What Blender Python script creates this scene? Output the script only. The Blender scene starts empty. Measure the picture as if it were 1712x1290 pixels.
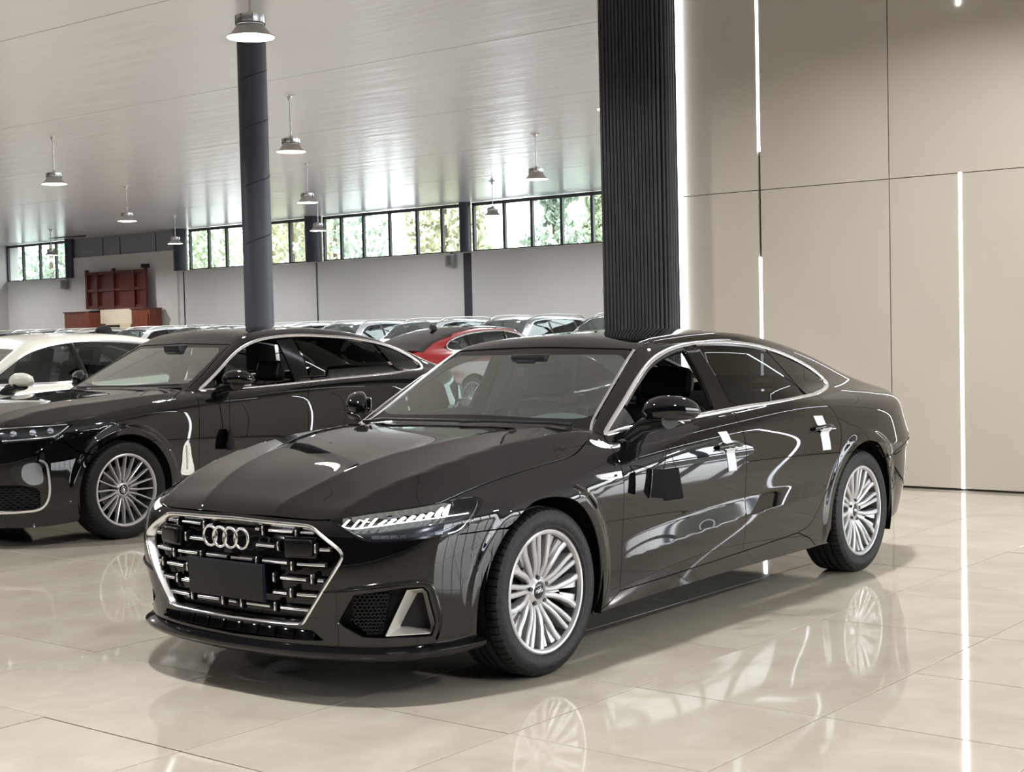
import bpy, bmesh, math, random
import numpy as np
from mathutils import Vector, Matrix, noise
from mathutils.geometry import delaunay_2d_cdt
R=math.radians; PI=math.pi
random.seed(5)
sc=bpy.context.scene
C=bpy.data.collections.new('showroom'); sc.collection.children.link(C)
# ---------------------------------------------------------------- camera
cam_d=bpy.data.cameras.new('camera'); cam=bpy.data.objects.new('camera',cam_d); C.objects.link(cam)
cam_d.sensor_fit='HORIZONTAL'; cam_d.sensor_width=36; cam_d.lens=51.91
def cam_matrix(yaw,pitch,roll):
    f=Vector((math.cos(yaw)*math.cos(pitch),math.sin(yaw)*math.cos(pitch),-math.sin(pitch)))
    r=Vector((math.sin(yaw),-math.cos(yaw),0)); u=r.cross(f); c,s=math.cos(roll),math.sin(roll)
    r2=r*c+u*s; u2=-r*s+u*c
    return Matrix((r2,u2,-f)).transposed().to_4x4()
CAM=Vector((4.821,4.622,1.446))
cam.matrix_world=Matrix.Translation(CAM)@cam_matrix(-2.46608,.0393,-.0231)
cam_d.clip_end=200
sc.camera=cam
# ---------------------------------------------------------------- world, exposure, big lights
sc.view_settings.view_transform='Standard'; sc.view_settings.look='None'
sc.view_settings.gamma=1; sc.view_settings.use_curve_mapping=False
sc.view_settings.exposure=0.30
sc.cycles.use_denoising=True
sc.cycles.max_bounces=7; sc.cycles.glossy_bounces=5; sc.cycles.transmission_bounces=8; sc.cycles.transparent_max_bounces=12
sc.cycles.sample_clamp_indirect=6; sc.cycles.caustics_reflective=False; sc.cycles.caustics_refractive=False
world=bpy.data.worlds.new('overcast_sky'); sc.world=world; world.use_nodes=True
nt=world.node_tree; bg=nt.nodes['Background']
bg.inputs[0].default_value=(.93,.97,1,1); bg.inputs[1].default_value=8
H_CEIL=5.05; X_FAR=-27.5; X_PANEL=-7.101
def area(name,loc,rot,size,power,col=(1,.98,.95),spread=180):
    d=bpy.data.lights.new(name,'AREA'); d.shape='RECTANGLE'; d.size,d.size_y=size; d.energy=power; d.color=col; d.spread=R(spread)
    o=bpy.data.objects.new(name,d); o.location=loc; o.rotation_euler=rot; C.objects.link(o); return o
BAY_POWER=140
# ---------------------------------------------------------------- materials
def mat(name,col=(.5,.5,.5),rough=.5,metal=0.,coat=0.,coatr=.03,trans=0.,ior=1.45,emit=None,es=0.,coat_ior=1.5,alpha=1,spec=None,noise_amt=0.,noise_scale=6.,bump=0.,bump_scale=40.,stretch=None):
    m=bpy.data.materials.new(name); m.use_nodes=True; nt=m.node_tree; b=nt.nodes['Principled BSDF']
    b.inputs['Base Color'].default_value=(*col,1); b.inputs['Roughness'].default_value=rough; b.inputs['Metallic'].default_value=metal
    b.inputs['Coat Weight'].default_value=coat; b.inputs['Coat Roughness'].default_value=coatr; b.inputs['Coat IOR'].default_value=coat_ior
    b.inputs['Transmission Weight'].default_value=trans; b.inputs['IOR'].default_value=ior; b.inputs['Alpha'].default_value=alpha
    if spec is not None: b.inputs['Specular IOR Level'].default_value=spec
    if emit: b.inputs['Emission Color'].default_value=(*emit,1); b.inputs['Emission Strength'].default_value=es
    if noise_amt or bump:
        tc=nt.nodes.new('ShaderNodeTexCoord'); mp=nt.nodes.new('ShaderNodeMapping'); nt.links.new(tc.outputs['Object'],mp.inputs[0])
        if stretch: mp.inputs['Scale'].default_value=stretch
        if noise_amt:
            n=nt.nodes.new('ShaderNodeTexNoise'); n.inputs['Scale'].default_value=noise_scale; n.inputs['Detail'].default_value=5
            nt.links.new(mp.outputs[0],n.inputs['Vector'])
            r=nt.nodes.new('ShaderNodeValToRGB'); a=noise_amt
            r.color_ramp.elements[0].position=.3; r.color_ramp.elements[1].position=.7
            r.color_ramp.elements[0].color=(*[max(0,c*(1-a)) for c in col],1); r.color_ramp.elements[1].color=(*[min(1,c*(1+a)) for c in col],1)
            nt.links.new(n.outputs[0],r.inputs[0]); nt.links.new(r.outputs[0],b.inputs['Base Color'])
        if bump:
            n2=nt.nodes.new('ShaderNodeTexNoise'); n2.inputs['Scale'].default_value=bump_scale; nt.links.new(mp.outputs[0],n2.inputs['Vector'])
            bp=nt.nodes.new('ShaderNodeBump'); bp.inputs['Strength'].default_value=bump; bp.inputs['Distance'].default_value=.02
            nt.links.new(n2.outputs[0],bp.inputs['Height']); nt.links.new(bp.outputs[0],b.inputs['Normal'])
    return m
def glass(name,tint=(.55,.62,.6),rough=0.,base=.06,k=1.):
    """thin sheet glass: a mirror-like coat over tinted see-through"""
    m=bpy.data.materials.new(name); m.use_nodes=True; nt=m.node_tree; nt.nodes.clear()
    o=nt.nodes.new('ShaderNodeOutputMaterial'); mx=nt.nodes.new('ShaderNodeMixShader'); t=nt.nodes.new('ShaderNodeBsdfTransparent'); g=nt.nodes.new('ShaderNodeBsdfGlossy')
    t.inputs[0].default_value=(*tint,1); g.inputs[0].default_value=(.95,1,.98,1); g.inputs['Roughness'].default_value=rough
    f=nt.nodes.new('ShaderNodeLayerWeight'); f.inputs[0].default_value=.5
    pw=nt.nodes.new('ShaderNodeMath'); pw.operation='POWER'; pw.inputs[1].default_value=5; nt.links.new(f.outputs['Facing'],pw.inputs[0])
    mu=nt.nodes.new('ShaderNodeMath'); mu.operation='MULTIPLY_ADD'; mu.inputs[1].default_value=.9*k; mu.inputs[2].default_value=.045+base; mu.use_clamp=True
    nt.links.new(pw.outputs[0],mu.inputs[0]); nt.links.new(mu.outputs[0],mx.inputs[0]); nt.links.new(t.outputs[0],mx.inputs[1]); nt.links.new(g.outputs[0],mx.inputs[2]); nt.links.new(mx.outputs[0],o.inputs[0])
    return m
M=dict(
 black_paint=mat('black_paint',(.003,.0031,.0036),.5,0,1,.008,spec=0,coat_ior=1.62),
 white_paint=mat('white_paint',(.60,.60,.53),.3,0,1,.02),
 silver_paint=mat('silver_paint',(.42,.43,.45),.28,.8,1,.03),
 pearl_paint=mat('pearl_paint',(.62,.63,.65),.3,.3,1,.03),
 grey_paint=mat('grey_paint',(.10,.105,.11),.3,.6,1,.03),
 dark_paint=mat('dark_paint',(.010,.010,.012),.5,0,1,.02,spec=0,coat_ior=1.62),
 brown_paint=mat('brown_paint',(.045,.03,.022),.3,.4,1,.03),
 red_paint=mat('red_paint',(.24,.006,.010),.3,.0,1,.02),
 gloss_black=mat('gloss_black',(.006,.006,.007),.08),
 satin_black=mat('satin_black',(.014,.014,.015),.38),
 matte_black=mat('matte_black',(.008,.008,.009),.75),
 liner=mat('wheel_liner',(.006,.006,.006),.95,spec=.1),
 rubber=mat('tyre_rubber',(.008,.008,.009),.52,spec=.35,bump=.15,bump_scale=60),
 chrome=mat('chrome',(.97,.98,1.0),.20,1),
 satin_alu=mat('satin_aluminium',(.62,.60,.56),.38,.5),
 alloy=mat('alloy_wheel_silver',(.55,.55,.56),.30,.45,.6,.08),
 alloy_dark=mat('alloy_wheel_barrel',(.10,.10,.10),.4,.6),
 iron=mat('brake_iron',(.12,.12,.12),.45,.9),
 leather=mat('black_leather',(.012,.012,.013),.42,bump=.1,bump_scale=120),
 trim_grey=mat('light_grey_trim',(.42,.44,.43),.75),
 dash=mat('dashboard_plastic',(.26,.31,.30),.6),
 cloth=mat('black_cloth',(.006,.006,.007),.9),
 white_tape=mat('white_tape',(.72,.75,.78),.6),
 plate=mat('plate_cover',(.012,.012,.013),.55),
 navy=mat('navy_edge',(.006,.008,.03),.4),
 lamp_glass=glass('headlight_lens',(.93,.95,.97),base=.0),
 drl=mat('daylight_blades',(.9,.9,.85),.3,emit=(1,1,.86),es=2.6),
 beam=mat('headlight_beam',(1,1,1),.3,emit=(.86,.92,1),es=14),
 lamp_inner=mat('headlight_inner',(.05,.055,.065),.2,.6),
 lamp_clear=mat('headlight_reflector',(.55,.6,.68),.15,.9),
 glass_front=glass('windscreen_glass',(.58,.70,.66),base=.20,k=1.4),
 glass_dark=glass('privacy_glass',(.035,.035,.037),base=.01),
 glass_side=glass('side_glass',(.62,.68,.66),base=.0),
 tail_red=mat('tail_light_red',(.25,.004,.006),.1,0,1),
)
# ---------------------------------------------------------------- object helpers
def link(o,parent=None):
    C.objects.link(o)
    if parent: o.parent=parent
    return o
def me_obj(name,verts,faces,m,parent=None,smooth=False,normals=None,matidx=None):
    me=bpy.data.meshes.new(name); me.from_pydata([tuple(v) for v in verts],[],[tuple(f) for f in faces])
    for x in (m if isinstance(m,(list,tuple)) else [m]): me.materials.append(x)
    if matidx is not None: me.polygons.foreach_set('material_index',matidx)
    if smooth or normals is not None: me.polygons.foreach_set('use_smooth',[True]*len(me.polygons))
    me.update()
    if normals is not None: me.normals_split_custom_set_from_vertices([tuple(n) for n in normals])
    return link(bpy.data.objects.new(name,me),parent)
def bm_obj(name,bm,m,parent=None,smooth=None):
    me=bpy.data.meshes.new(name); bm.to_mesh(me); bm.free()
    for x in (m if isinstance(m,(list,tuple)) else [m]): me.materials.append(x)
    if smooth is not None:
        me.polygons.foreach_set('use_smooth',[True]*len(me.polygons))
        if smooth<180: me.set_sharp_from_angle(angle=R(smooth))
    return link(bpy.data.objects.new(name,me),parent)
def tag(o,label=None,cat=None,group=None,kind=None):
    if label: o['label']=label
    if cat: o['category']=cat
    if group: o['group']=group
    if kind: o['kind']=kind
    return o
def empty(name,loc=(0,0,0),rz=0,**k):
    o=bpy.data.objects.new(name,None); o.location=loc; o.rotation_euler=(0,0,rz); o.empty_display_size=.2; C.objects.link(o); return tag(o,**k)
def copy_tree(o,parent=None):
    c=o.copy(); C.objects.link(c); c.parent=parent
    for ch in o.children: copy_tree(ch,c)
    return c
def bx(bm,c,s,rot=None,bev=0,seg=2,mi=0):
    r=bmesh.ops.create_cube(bm,size=1); vs=r['verts']
    bmesh.ops.scale(bm,vec=s,verts=vs)
    if bev:
        es=list({e for v in vs for e in v.link_edges})
        g=bmesh.ops.bevel(bm,geom=es,offset=bev,segments=seg,profile=.6,affect='EDGES'); vs=list({v for f in g['faces'] for v in f.verts}|set(v for v in vs if v.is_valid))
        allf={f for v in vs for f in v.link_faces}; vs=list({v for f in allf for v in f.verts})
    if rot is not None: bmesh.ops.rotate(bm,cent=(0,0,0),matrix=rot if isinstance(rot,Matrix) else Matrix.Rotation(rot[1],3,rot[0]),verts=vs)
    bmesh.ops.translate(bm,vec=c,verts=vs)
    if mi:
        for v in vs:
            for f in v.link_faces: f.material_index=mi
    return vs
def box(name,c,s,m,parent=None,bev=0,rot=None,seg=2):
    bm=bmesh.new(); bx(bm,(0,0,0),s,rot,bev,seg); o=bm_obj(name,bm,m,parent,30 if bev else None); o.location=c; return o
def lathe(profile,n=64,axis='z',cap=False):
    """profile (r,h); returns verts, faces around the axis"""
    V=[];F=[]
    for i in range(n):
        a=2*PI*i/n; c,s=math.cos(a),math.sin(a)
        for r,h in profile:
            V.append((r*c,r*s,h) if axis=='z' else (r*c,h,r*s))
    k=len(profile)
    for i in range(n):
        j=(i+1)%n
        for q in range(k-1):
            f=(i*k+q,j*k+q,j*k+q+1,i*k+q+1)
            F.append(f if axis=='z' else f[::-1])
    return V,F
def lathe_obj(name,profile,m,parent=None,n=64,axis='z',ang=35):
    V,F=lathe(profile,n,axis); o=me_obj(name,V,F,m,parent,True); o.data.set_sharp_from_angle(angle=R(ang)); return o
def tube(name,pts,r,m,parent=None,n=8,closed=False):
    P=[Vector(q) for q in pts]; k=len(P); V=[];F=[]; up=None
    for i in range(k):
        a=P[(i-1)%k] if (closed or i) else P[i]; b=P[(i+1)%k] if (closed or i<k-1) else P[i]
        T=(b-a).normalized()
        if up is None: up=T.orthogonal().normalized()
        up=(up-T*up.dot(T)).normalized(); w=T.cross(up)
        for j in range(n):
            c=2*PI*j/n; V.append(P[i]+up*(r*math.cos(c))+w*(r*math.sin(c)))
    for i in range(k if closed else k-1):
        for j in range(n): F.append((i*n+j,i*n+(j+1)%n,((i+1)%k)*n+(j+1)%n,((i+1)%k)*n+j))
    if not closed: F+=[tuple(range(n))[::-1],tuple(range((k-1)*n,k*n))]
    o=me_obj(name,V,F,m,parent,True); o.data.set_sharp_from_angle(angle=R(50)); return o
def crom(pts,step=.03,closed=False):
    P=[np.array(p,float) for p in pts]; n=len(P); out=[]
    segs=range(n) if closed else range(n-1)
    for i in segs:
        p1,p2=P[i],P[(i+1)%n]
        p0=P[(i-1)%n] if (closed or i>0) else 2*p1-p2
        p3=P[(i+2)%n] if (closed or i+2<n) else 2*p2-p1
        d=[max(np.linalg.norm(b-a),1e-6)**.5 for a,b in ((p0,p1),(p1,p2),(p2,p3))]
        m1=((p1-p0)/d[0]-(p2-p0)/(d[0]+d[1])+(p2-p1)/d[1])*d[1]; m2=((p2-p1)/d[1]-(p3-p1)/(d[1]+d[2])+(p3-p2)/d[2])*d[1]
        k=max(1,int(np.linalg.norm(p2-p1)/step))
        for j in range(k):
            t=j/k; t2=t*t;t3=t2*t
            out.append((2*t3-3*t2+1)*p1+(t3-2*t2+t)*m1+(-2*t3+3*t2)*p2+(t3-t2)*m2)
    if not closed: out.append(P[-1])
    return out
def line(pts,step=.03,closed=False):
    out=[];P=[np.array(p,float) for p in pts]; n=len(P)
    for i in range(n if closed else n-1):
        a,b=P[i],P[(i+1)%n]; k=max(1,int(np.linalg.norm(b-a)/step))
        out+= [a+(b-a)*j/k for j in range(k)]
    if not closed: out.append(P[-1])
    return out
# ---------------------------------------------------------------- the hall
def tile_material():
    m=bpy.data.materials.new('polished_floor_tile'); m.use_nodes=True; nt=m.node_tree; b=nt.nodes['Principled BSDF']
    tc=nt.nodes.new('ShaderNodeTexCoord'); oi=nt.nodes.new('ShaderNodeObjectInfo'); va=nt.nodes.new('ShaderNodeVectorMath'); va.operation='MULTIPLY_ADD'
    va.inputs[1].default_value=(9,7,5); nt.links.new(oi.outputs['Location'],va.inputs[0]); nt.links.new(tc.outputs['Object'],va.inputs[2])
    n=nt.nodes.new('ShaderNodeTexNoise'); n.inputs['Scale'].default_value=2.2; n.inputs['Detail'].default_value=7; n.inputs['Roughness'].default_value=.62; n.inputs['Distortion'].default_value=.6
    nt.links.new(va.outputs[0],n.inputs['Vector'])
    r=nt.nodes.new('ShaderNodeValToRGB'); r.color_ramp.elements[0].position=.32; r.color_ramp.elements[1].position=.72
    r.color_ramp.elements[0].color=(.455,.412,.338,1); r.color_ramp.elements[1].color=(.560,.522,.440,1)
    nt.links.new(n.outputs[0],r.inputs[0]); nt.links.new(r.outputs[0],b.inputs['Base Color'])
    b.inputs['Roughness'].default_value=.055; b.inputs['IOR'].default_value=1.42
    return m
M['tile']=tile_material()
M['grout']=mat('grout',(.03,.027,.022),.9)
T=.8145; TX,TY=.773,1.329
def tile_mesh(w,dep,bev):
    bm=bmesh.new(); h=w/2
    top=[(-h+bev,-h+bev,0),(h-bev,-h+bev,0),(h-bev,h-bev,0),(-h+bev,h-bev,0)]; mid=[(-h,-h,-bev),(h,-h,-bev),(h,h,-bev),(-h,h,-bev)]; bot=[(x,y,-dep) for x,y,_ in mid]
    v=[bm.verts.new(p) for p in top+mid+bot]; bm.faces.new(v[:4])
    for k in (0,4):
        for i in range(4): bm.faces.new((v[k+i],v[k+4+i],v[k+4+(i+1)%4],v[k+(i+1)%4]))
    return bm
floor=me_obj('floor',[(-28,-46,-.012),(9.4,-46,-.012),(9.4,11.4,-.012),(-28,11.4,-.012)],[(0,1,2,3)],M['grout']); tag(floor,'large polished cream tiles over the whole hall floor',kind='structure')
bm=tile_mesh(T-.0052,.012,.0012); tme=bpy.data.meshes.new('tile'); bm.to_mesh(tme); bm.free(); tme.materials.append(M['tile'])
cells=[]
for i in range(-34,11):
    for j in range(-58,13):
        x=TX-i*-T; x=TX+(i+.5)*T; y=TY+(j+.5)*T
        if x<-27.4 or x>9.2 or y>11.2 or y<-45.6: continue
        if x<X_PANEL-.5 and -3<y<3.2: continue
        d=(Vector((x,y,0))-CAM); v=cam.matrix_world.inverted()@Vector((x,y,0))
        vis=v.z<0 and abs(v.x/-v.z)<.38 and v.y/-v.z<.0 and v.y/-v.z>-.34
        cells.append((0 if vis else 1,d.length,x,y))
cells.sort(); near=cells[:285]; rest=cells[285:]
for k,(a,d,x,y) in enumerate(near):
    o=bpy.data.objects.new('tile',tme); o.location=(x,y,random.uniform(-.0006,.0004)); o.rotation_euler=(random.uniform(-.0011,.0011),random.uniform(-.0011,.0011),0); link(o,floor)
V=[];F=[]
h=(T-.0052)/2
for a,d,x,y in rest:
    k=len(V); V+=[(x-h,y-h,0),(x+h,y-h,0),(x+h,y+h,0),(x-h,y+h,0),(x-h,y-h,-.012),(x+h,y-h,-.012),(x+h,y+h,-.012),(x-h,y+h,-.012)]
    F+=[(k,k+1,k+2,k+3)]+[(k+q,k+4+q,k+4+(q+1)%4,k+(q+1)%4) for q in range(4)]
tag(me_obj('tile_field',V,F,M['tile'],floor),kind='stuff')
# ---- ceiling: long sheets with seams across the hall
def ceiling_material():
    m=bpy.data.materials.new('ceiling_sheet'); m.use_nodes=True; nt=m.node_tree; b=nt.nodes['Principled BSDF']
    b.inputs['Base Color'].default_value=(.52,.51,.515,1); b.inputs['Roughness'].default_value=.30; b.inputs['Metallic'].default_value=.0; b.inputs['IOR'].default_value=1.6
    b.inputs['Coat Weight'].default_value=.6; b.inputs['Coat Roughness'].default_value=.22
    tc=nt.nodes.new('ShaderNodeTexCoord'); mp=nt.nodes.new('ShaderNodeMapping'); nt.links.new(tc.outputs['Object'],mp.inputs[0]); mp.inputs['Scale'].default_value=(1.6,.28,1)
    n=nt.nodes.new('ShaderNodeTexNoise'); n.inputs['Scale'].default_value=1.7; n.inputs['Detail'].default_value=3; nt.links.new(mp.outputs[0],n.inputs['Vector'])
    bp=nt.nodes.new('ShaderNodeBump'); bp.inputs['Strength'].default_value=.30; bp.inputs['Distance'].default_value=.05
    nt.links.new(n.outputs[0],bp.inputs['Height']); nt.links.new(bp.outputs[0],b.inputs['Normal']); nt.links.new(bp.outputs[0],b.inputs['Coat Normal'])
    n3=nt.nodes.new('ShaderNodeTexNoise'); n3.inputs['Scale'].default_value=.25; nt.links.new(tc.outputs['Object'],n3.inputs['Vector'])
    r=nt.nodes.new('ShaderNodeValToRGB'); r.color_ramp.elements[0].color=(.64,.635,.69,1); r.color_ramp.elements[1].color=(.74,.735,.79,1); nt.links.new(n3.outputs[0],r.inputs[0]); nt.links.new(r.outputs[0],b.inputs['Base Color'])
    return m
M['ceil']=ceiling_material(); M['seam']=mat('ceiling_seam',(.06,.06,.065),.7)
ceil=me_obj('ceiling',[(-28,-46,H_CEIL+.03),(9.4,-46,H_CEIL+.03),(9.4,11.4,H_CEIL+.03),(-28,11.4,H_CEIL+.03)],[(3,2,1,0)],M['seam']); tag(ceil,'pale grey sheet ceiling with long seams',kind='structure')
SE=4.22; xs=[-5.44-SE*k for k in range(-4,6)]+[-28.2]
xs=sorted(set([9.4]+[x for x in xs if x<9.4]),reverse=True)
for i in range(len(xs)-1):
    a,b=xs[i],xs[i+1]; ys=[-46,-33.2,-20.4,-7.6,4.0,11.4]
    bm=bmesh.new(); bx(bm,(0,0,0),(a-b-.016,57.4,.03)); o=bm_obj('ceiling_panel',bm,M['ceil'],ceil); o.location=((a+b)/2,-17.3,H_CEIL+.015)
# the sheet that has sprung loose at the seam
bm=bmesh.new(); bx(bm,(0,0,0),(.10,2.1,.05),rot=('X',R(-1.2))); o=bm_obj('loose_seam_flap',bm,M['seam'],ceil); o.location=(-26.5,-40.6,H_CEIL-.01)
# ---- far wall
M['wall']=mat('painted_wall',(.66,.66,.655),.7,noise_amt=.05,noise_scale=.35)
M['wall_warm']=mat('painted_wall_warm',(.68,.66,.64),.7,noise_amt=.04,noise_scale=.4)
M['frame']=mat('window_frame_dark',(.05,.055,.06),.45)
M['column']=mat('steel_column_slate',(.035,.04,.055),.5)
M['pane']=glass('window_pane',(.90,.93,.93),base=.0)
M['steel']=mat('blue_grey_sheet',(.26,.27,.29),.5)
M['plaster']=mat('hall_side_wall',(.5,.49,.47),.75)
SILL=3.64
def slab(name,x0,x1,y0,y1,z0,z1,m,parent=None,**k):
    bm=bmesh.new(); bx(bm,((x0+x1)/2,(y0+y1)/2,(z0+z1)/2),(abs(x1-x0),abs(y1-y0),abs(z1-z0))); return bm_obj(name,bm,m,parent)
wf=slab('wall_back',X_FAR-.25,X_FAR,-46,-2.6,0,SILL,M['wall']); tag(wf,'long grey wall under the clerestory windows',kind='structure')
slab('sill_ledge',X_FAR-.02,X_FAR+.05,-46,-2.6,SILL-.02,SILL+.015,M['wall'],wf)
slab('upper_panel',X_FAR-.25,X_FAR,-41.7,-35.6,SILL,H_CEIL,M['steel'],wf)
for y in (-39.9,-38.9,-36.9): slab('panel_joint',X_FAR-.01,X_FAR+.012,y-.02,y+.02,SILL+.65,H_CEIL-.05,M['frame'],wf)
vw=slab('raised_wall_section',X_FAR-.02,X_FAR+.06,-41.75,-35.75,0,SILL+.72,M['wall_warm'],wf)
for y in (-35.45,-28.98,): slab('wall_joint',X_FAR,X_FAR+.012,y-.025,y+.025,.5,SILL,M['column'],wf)
slab('wall_joint',X_FAR,X_FAR+.02,-22.94,-22.66,.3,SILL,M['column'],wf)
bays=[(-46,-41.95,[-44.95,-43.85,-42.83]),(-35.15,-29.25,[-34.15,-33.25,-32.2,-31.15,-30.2]),(-28.68,-22.95,[-27.9,-26.95,-25.86,-24.75,-23.77]),(-22.6,-16.8,[-21.45,-20.47,-19.44,-18.42,-17.6]),(-16.5,-10.6,[-15.5,-14.5,-13.5,-12.5,-11.5]),(-10.3,-4.4,[-9.3,-8.3,-7.3,-6.3,-5.3])]
for k,(y0,y1,ms) in enumerate(bays):
    fr=bpy.data.objects.new('window_%d'%(k+1),None); C.objects.link(fr); tag(fr,kind='structure'); 
    bm=bmesh.new(); z0,z1=SILL+.0,H_CEIL-.02; x=X_FAR-.06
    for a,b in ((z0,z0+.05),(z1-.09,z1)): bx(bm,(x,(y0+y1)/2,(a+b)/2),(.10,y1-y0,b-a))
    for y in (y0+.035,y1-.035): bx(bm,(x,y,(z0+z1)/2),(.10,.07,z1-z0))
    bm_obj('window_frame',bm,M['frame'],fr)
    pts=[y0]+ms+[y1]
    for y in ms: box('mullion',(x,y,(z0+z1)/2),(.09,.085,z1-z0),M['frame'],fr)
    for i in range(len(pts)-1): box('window_pane',(x,(pts[i]+pts[i+1])/2,(z0+z1)/2),(.008,pts[i+1]-pts[i]-.06,z1-z0-.12),M['pane'],fr)
def column(y,r=.155,z0=SILL,x=X_FAR+.10,lab=None):
    o=lathe_obj('steel_column',[(r,z0),(r,H_CEIL)],M['column'],None,24); o.location=(x,y,0); return tag(o,lab,'column',kind='structure')
for y,w,r in ((-41.78,'beside the far left window',.17),(-35.46,'left of the long window run',.24),(-28.98,'second of the wall columns behind the pendant lamps',.27),(-22.77,'third of the wall columns near the alarm box',.17)):
    column(y,r,lab='dark slate steel column on the back wall, '+w)
o=lathe_obj('round_pillar',[(.178,0),(.178,H_CEIL+.02)],M['column'],None,40); o.location=(-7.54,-9.27,0); tag(o,'tall round dark steel pillar rising between the two black sedans','pillar')
bm=bmesh.new()
for z in (2.55,3.25,3.95,4.55):
    rows=[]
    for i in range(25):
        a=R(-30+i*6+30); rows.append([bm.verts.new(((.178+e)*math.cos(a),(.178+e)*math.sin(a),z+.0016*i*4+dz)) for e,dz in ((0,-.006),(.0035,0),(0,.006))])
    for i in range(24):
        for q in range(2): bm.faces.new((rows[i][q],rows[i+1][q],rows[i+1][q+1],rows[i][q+1]))
bm_obj('spiral_weld_seam',bm,M['matte_black'],o)
# side and near walls, out of the frame: the left end, the glazed street front and the wall behind the camera
tag(slab('wall_left',-28,9.4,-46.3,-46,0,H_CEIL,M['plaster']),'hall end wall',kind='structure')
# ---- right feature wall with light slots
def panel_mat():
    return mat('cream_wall_panel',(.465,.428,.365),.42,noise_amt=.045,noise_scale=.9,bump=.02,bump_scale=3)
M['panel']=panel_mat()
M['led']=mat('led_strip',(1,1,1),.4,emit=(.86,.91,1),es=14)
M['slot']=mat('slot_dark',(.05,.045,.04),.6)
pw=slab('wall_right',X_PANEL-.35,X_PANEL-.03,-2.80,3.95,0,H_CEIL,M['slot']); tag(pw,'cream panelled feature wall with recessed light lines',kind='structure')
ycut=[-2.83,-2.005,-.755,-.130,.95,1.745,2.9,3.62,3.97]; g=.005
led_y=(-2.005,-.130,1.745,3.62)
ylow=ycut; yup=[y for y in ycut if y!=-.130]
for a,b,z0,z1 in [(ylow[i],ylow[i+1],.02,2.638) for i in range(len(ylow)-1)]+[(yup[i],yup[i+1],2.644,H_CEIL) for i in range(len(yup)-1)]:
    ga=.013 if a in led_y else g; gb=.013 if b in led_y else g
    bm=bmesh.new(); bx(bm,(0,0,0),(.03,b-a-ga-gb,z1-z0),bev=.0015,seg=1); o=bm_obj('wall_panel',bm,M['panel'],pw); o.location=(X_PANEL-.015,(a+ga+b-gb)/2,(z0+z1)/2)
def led(y,z0,z1,lab,w=.024):
    t=tag(box('light_strip',(X_PANEL-.004,y,(z0+z1)/2),(.012,w,z1-z0),M['led']),lab,'light'); return t
led(-2.005,0.02,2.034,'thin vertical light strip low on the cream wall behind the fastback roof')
led(-2.005,2.991,H_CEIL,'thin vertical light strip high on the cream wall beside the ribbed column')
led(-.130,0.02,2.646,'long vertical light strip reaching the floor at the right')
tag(box('light_strip',(X_PANEL+.004,-.130,(4.02+H_CEIL)/2),(.012,.024,H_CEIL-4.02),M['led']),'short end of a light strip at the top right edge','light')
for y in led_y: slab('slot_filler',X_PANEL-.028,X_PANEL-.018,y-.012,y+.012,0.02,2.64 if y==-.130 else H_CEIL,M['slot'],pw)
led(1.745,3.0,H_CEIL,'vertical light strip on the cream wall outside the picture, upper')
led(1.745,.02,2.05,'vertical light strip on the cream wall outside the picture, lower')
led(3.62,.02,H_CEIL,'vertical light strip near the end of the cream wall, outside the picture')
tag(box('light_strip',(X_PANEL+.02,-2.838,H_CEIL/2+.01),(.03,.022,H_CEIL-.02),M['led']),'full height light strip at the edge of the ribbed dark column','light')
# ---- ribbed dark column
M['ribs']=mat('dark_fluted_panel',(.030,.030,.034),.42,noise_amt=.35,noise_scale=30,stretch=(1,1,.06))
rc=empty('ribbed_column',(X_PANEL+.0,-3.21,0),label='dark fluted column clad in narrow vertical ribs between hall and cream wall',cat='column')
def cpath(s):  # rounded rectangle plan, counter-clockwise
    hx,hy,r=.30,.362,.10; pts=[]
    for cx,cy,a0 in ((hx-r,hy-r,0),(-hx+r,hy-r,90),(-hx+r,-hy+r,180),(hx-r,-hy+r,270)):
        for k in range(9): a=R(a0+k*90/8); pts.append(Vector((cx+r*math.cos(a),cy+r*math.sin(a),0)))
    return pts
P_=cpath(0); L=[0]
for i in range(len(P_)): L.append(L[-1]+(P_[(i+1)%len(P_)]-P_[i]).length)
def at_len(s):
    s%=L[-1]
    for i in range(len(P_)):
        if s<=L[i+1]: 
            t=(s-L[i])/max(L[i+1]-L[i],1e-9); a=P_[i];b=P_[(i+1)%len(P_)]; d=(b-a).normalized(); return a+(b-a)*t,Vector((d.y,-d.x,0))
n=62; W=L[-1]/n
me_obj('column_core',[(p.x*.95,p.y*.96,z) for p in P_ for z in (0,H_CEIL)],[(2*i,2*((i+1)%len(P_)),2*((i+1)%len(P_))+1,2*i+1) for i in range(len(P_))],M['matte_black'],rc)
prof=[(-.5,-.010),(-.40,.0),(-.30,.010),(-.1,.0145),(.1,.0145),(.30,.010),(.40,.0),(.5,-.010)]
for k in range(n):
    V=[]
    for z in (0,H_CEIL):
        for u,h in prof:
            p,nn=at_len((k+.5+u*.96)*W); V.append(p+nn*h+Vector((0,0,z)))
    q=len(prof); o=me_obj('rib',V,[(i,i+1,q+i+1,q+i) for i in range(q-1)],M['ribs'],rc,True)
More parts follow.
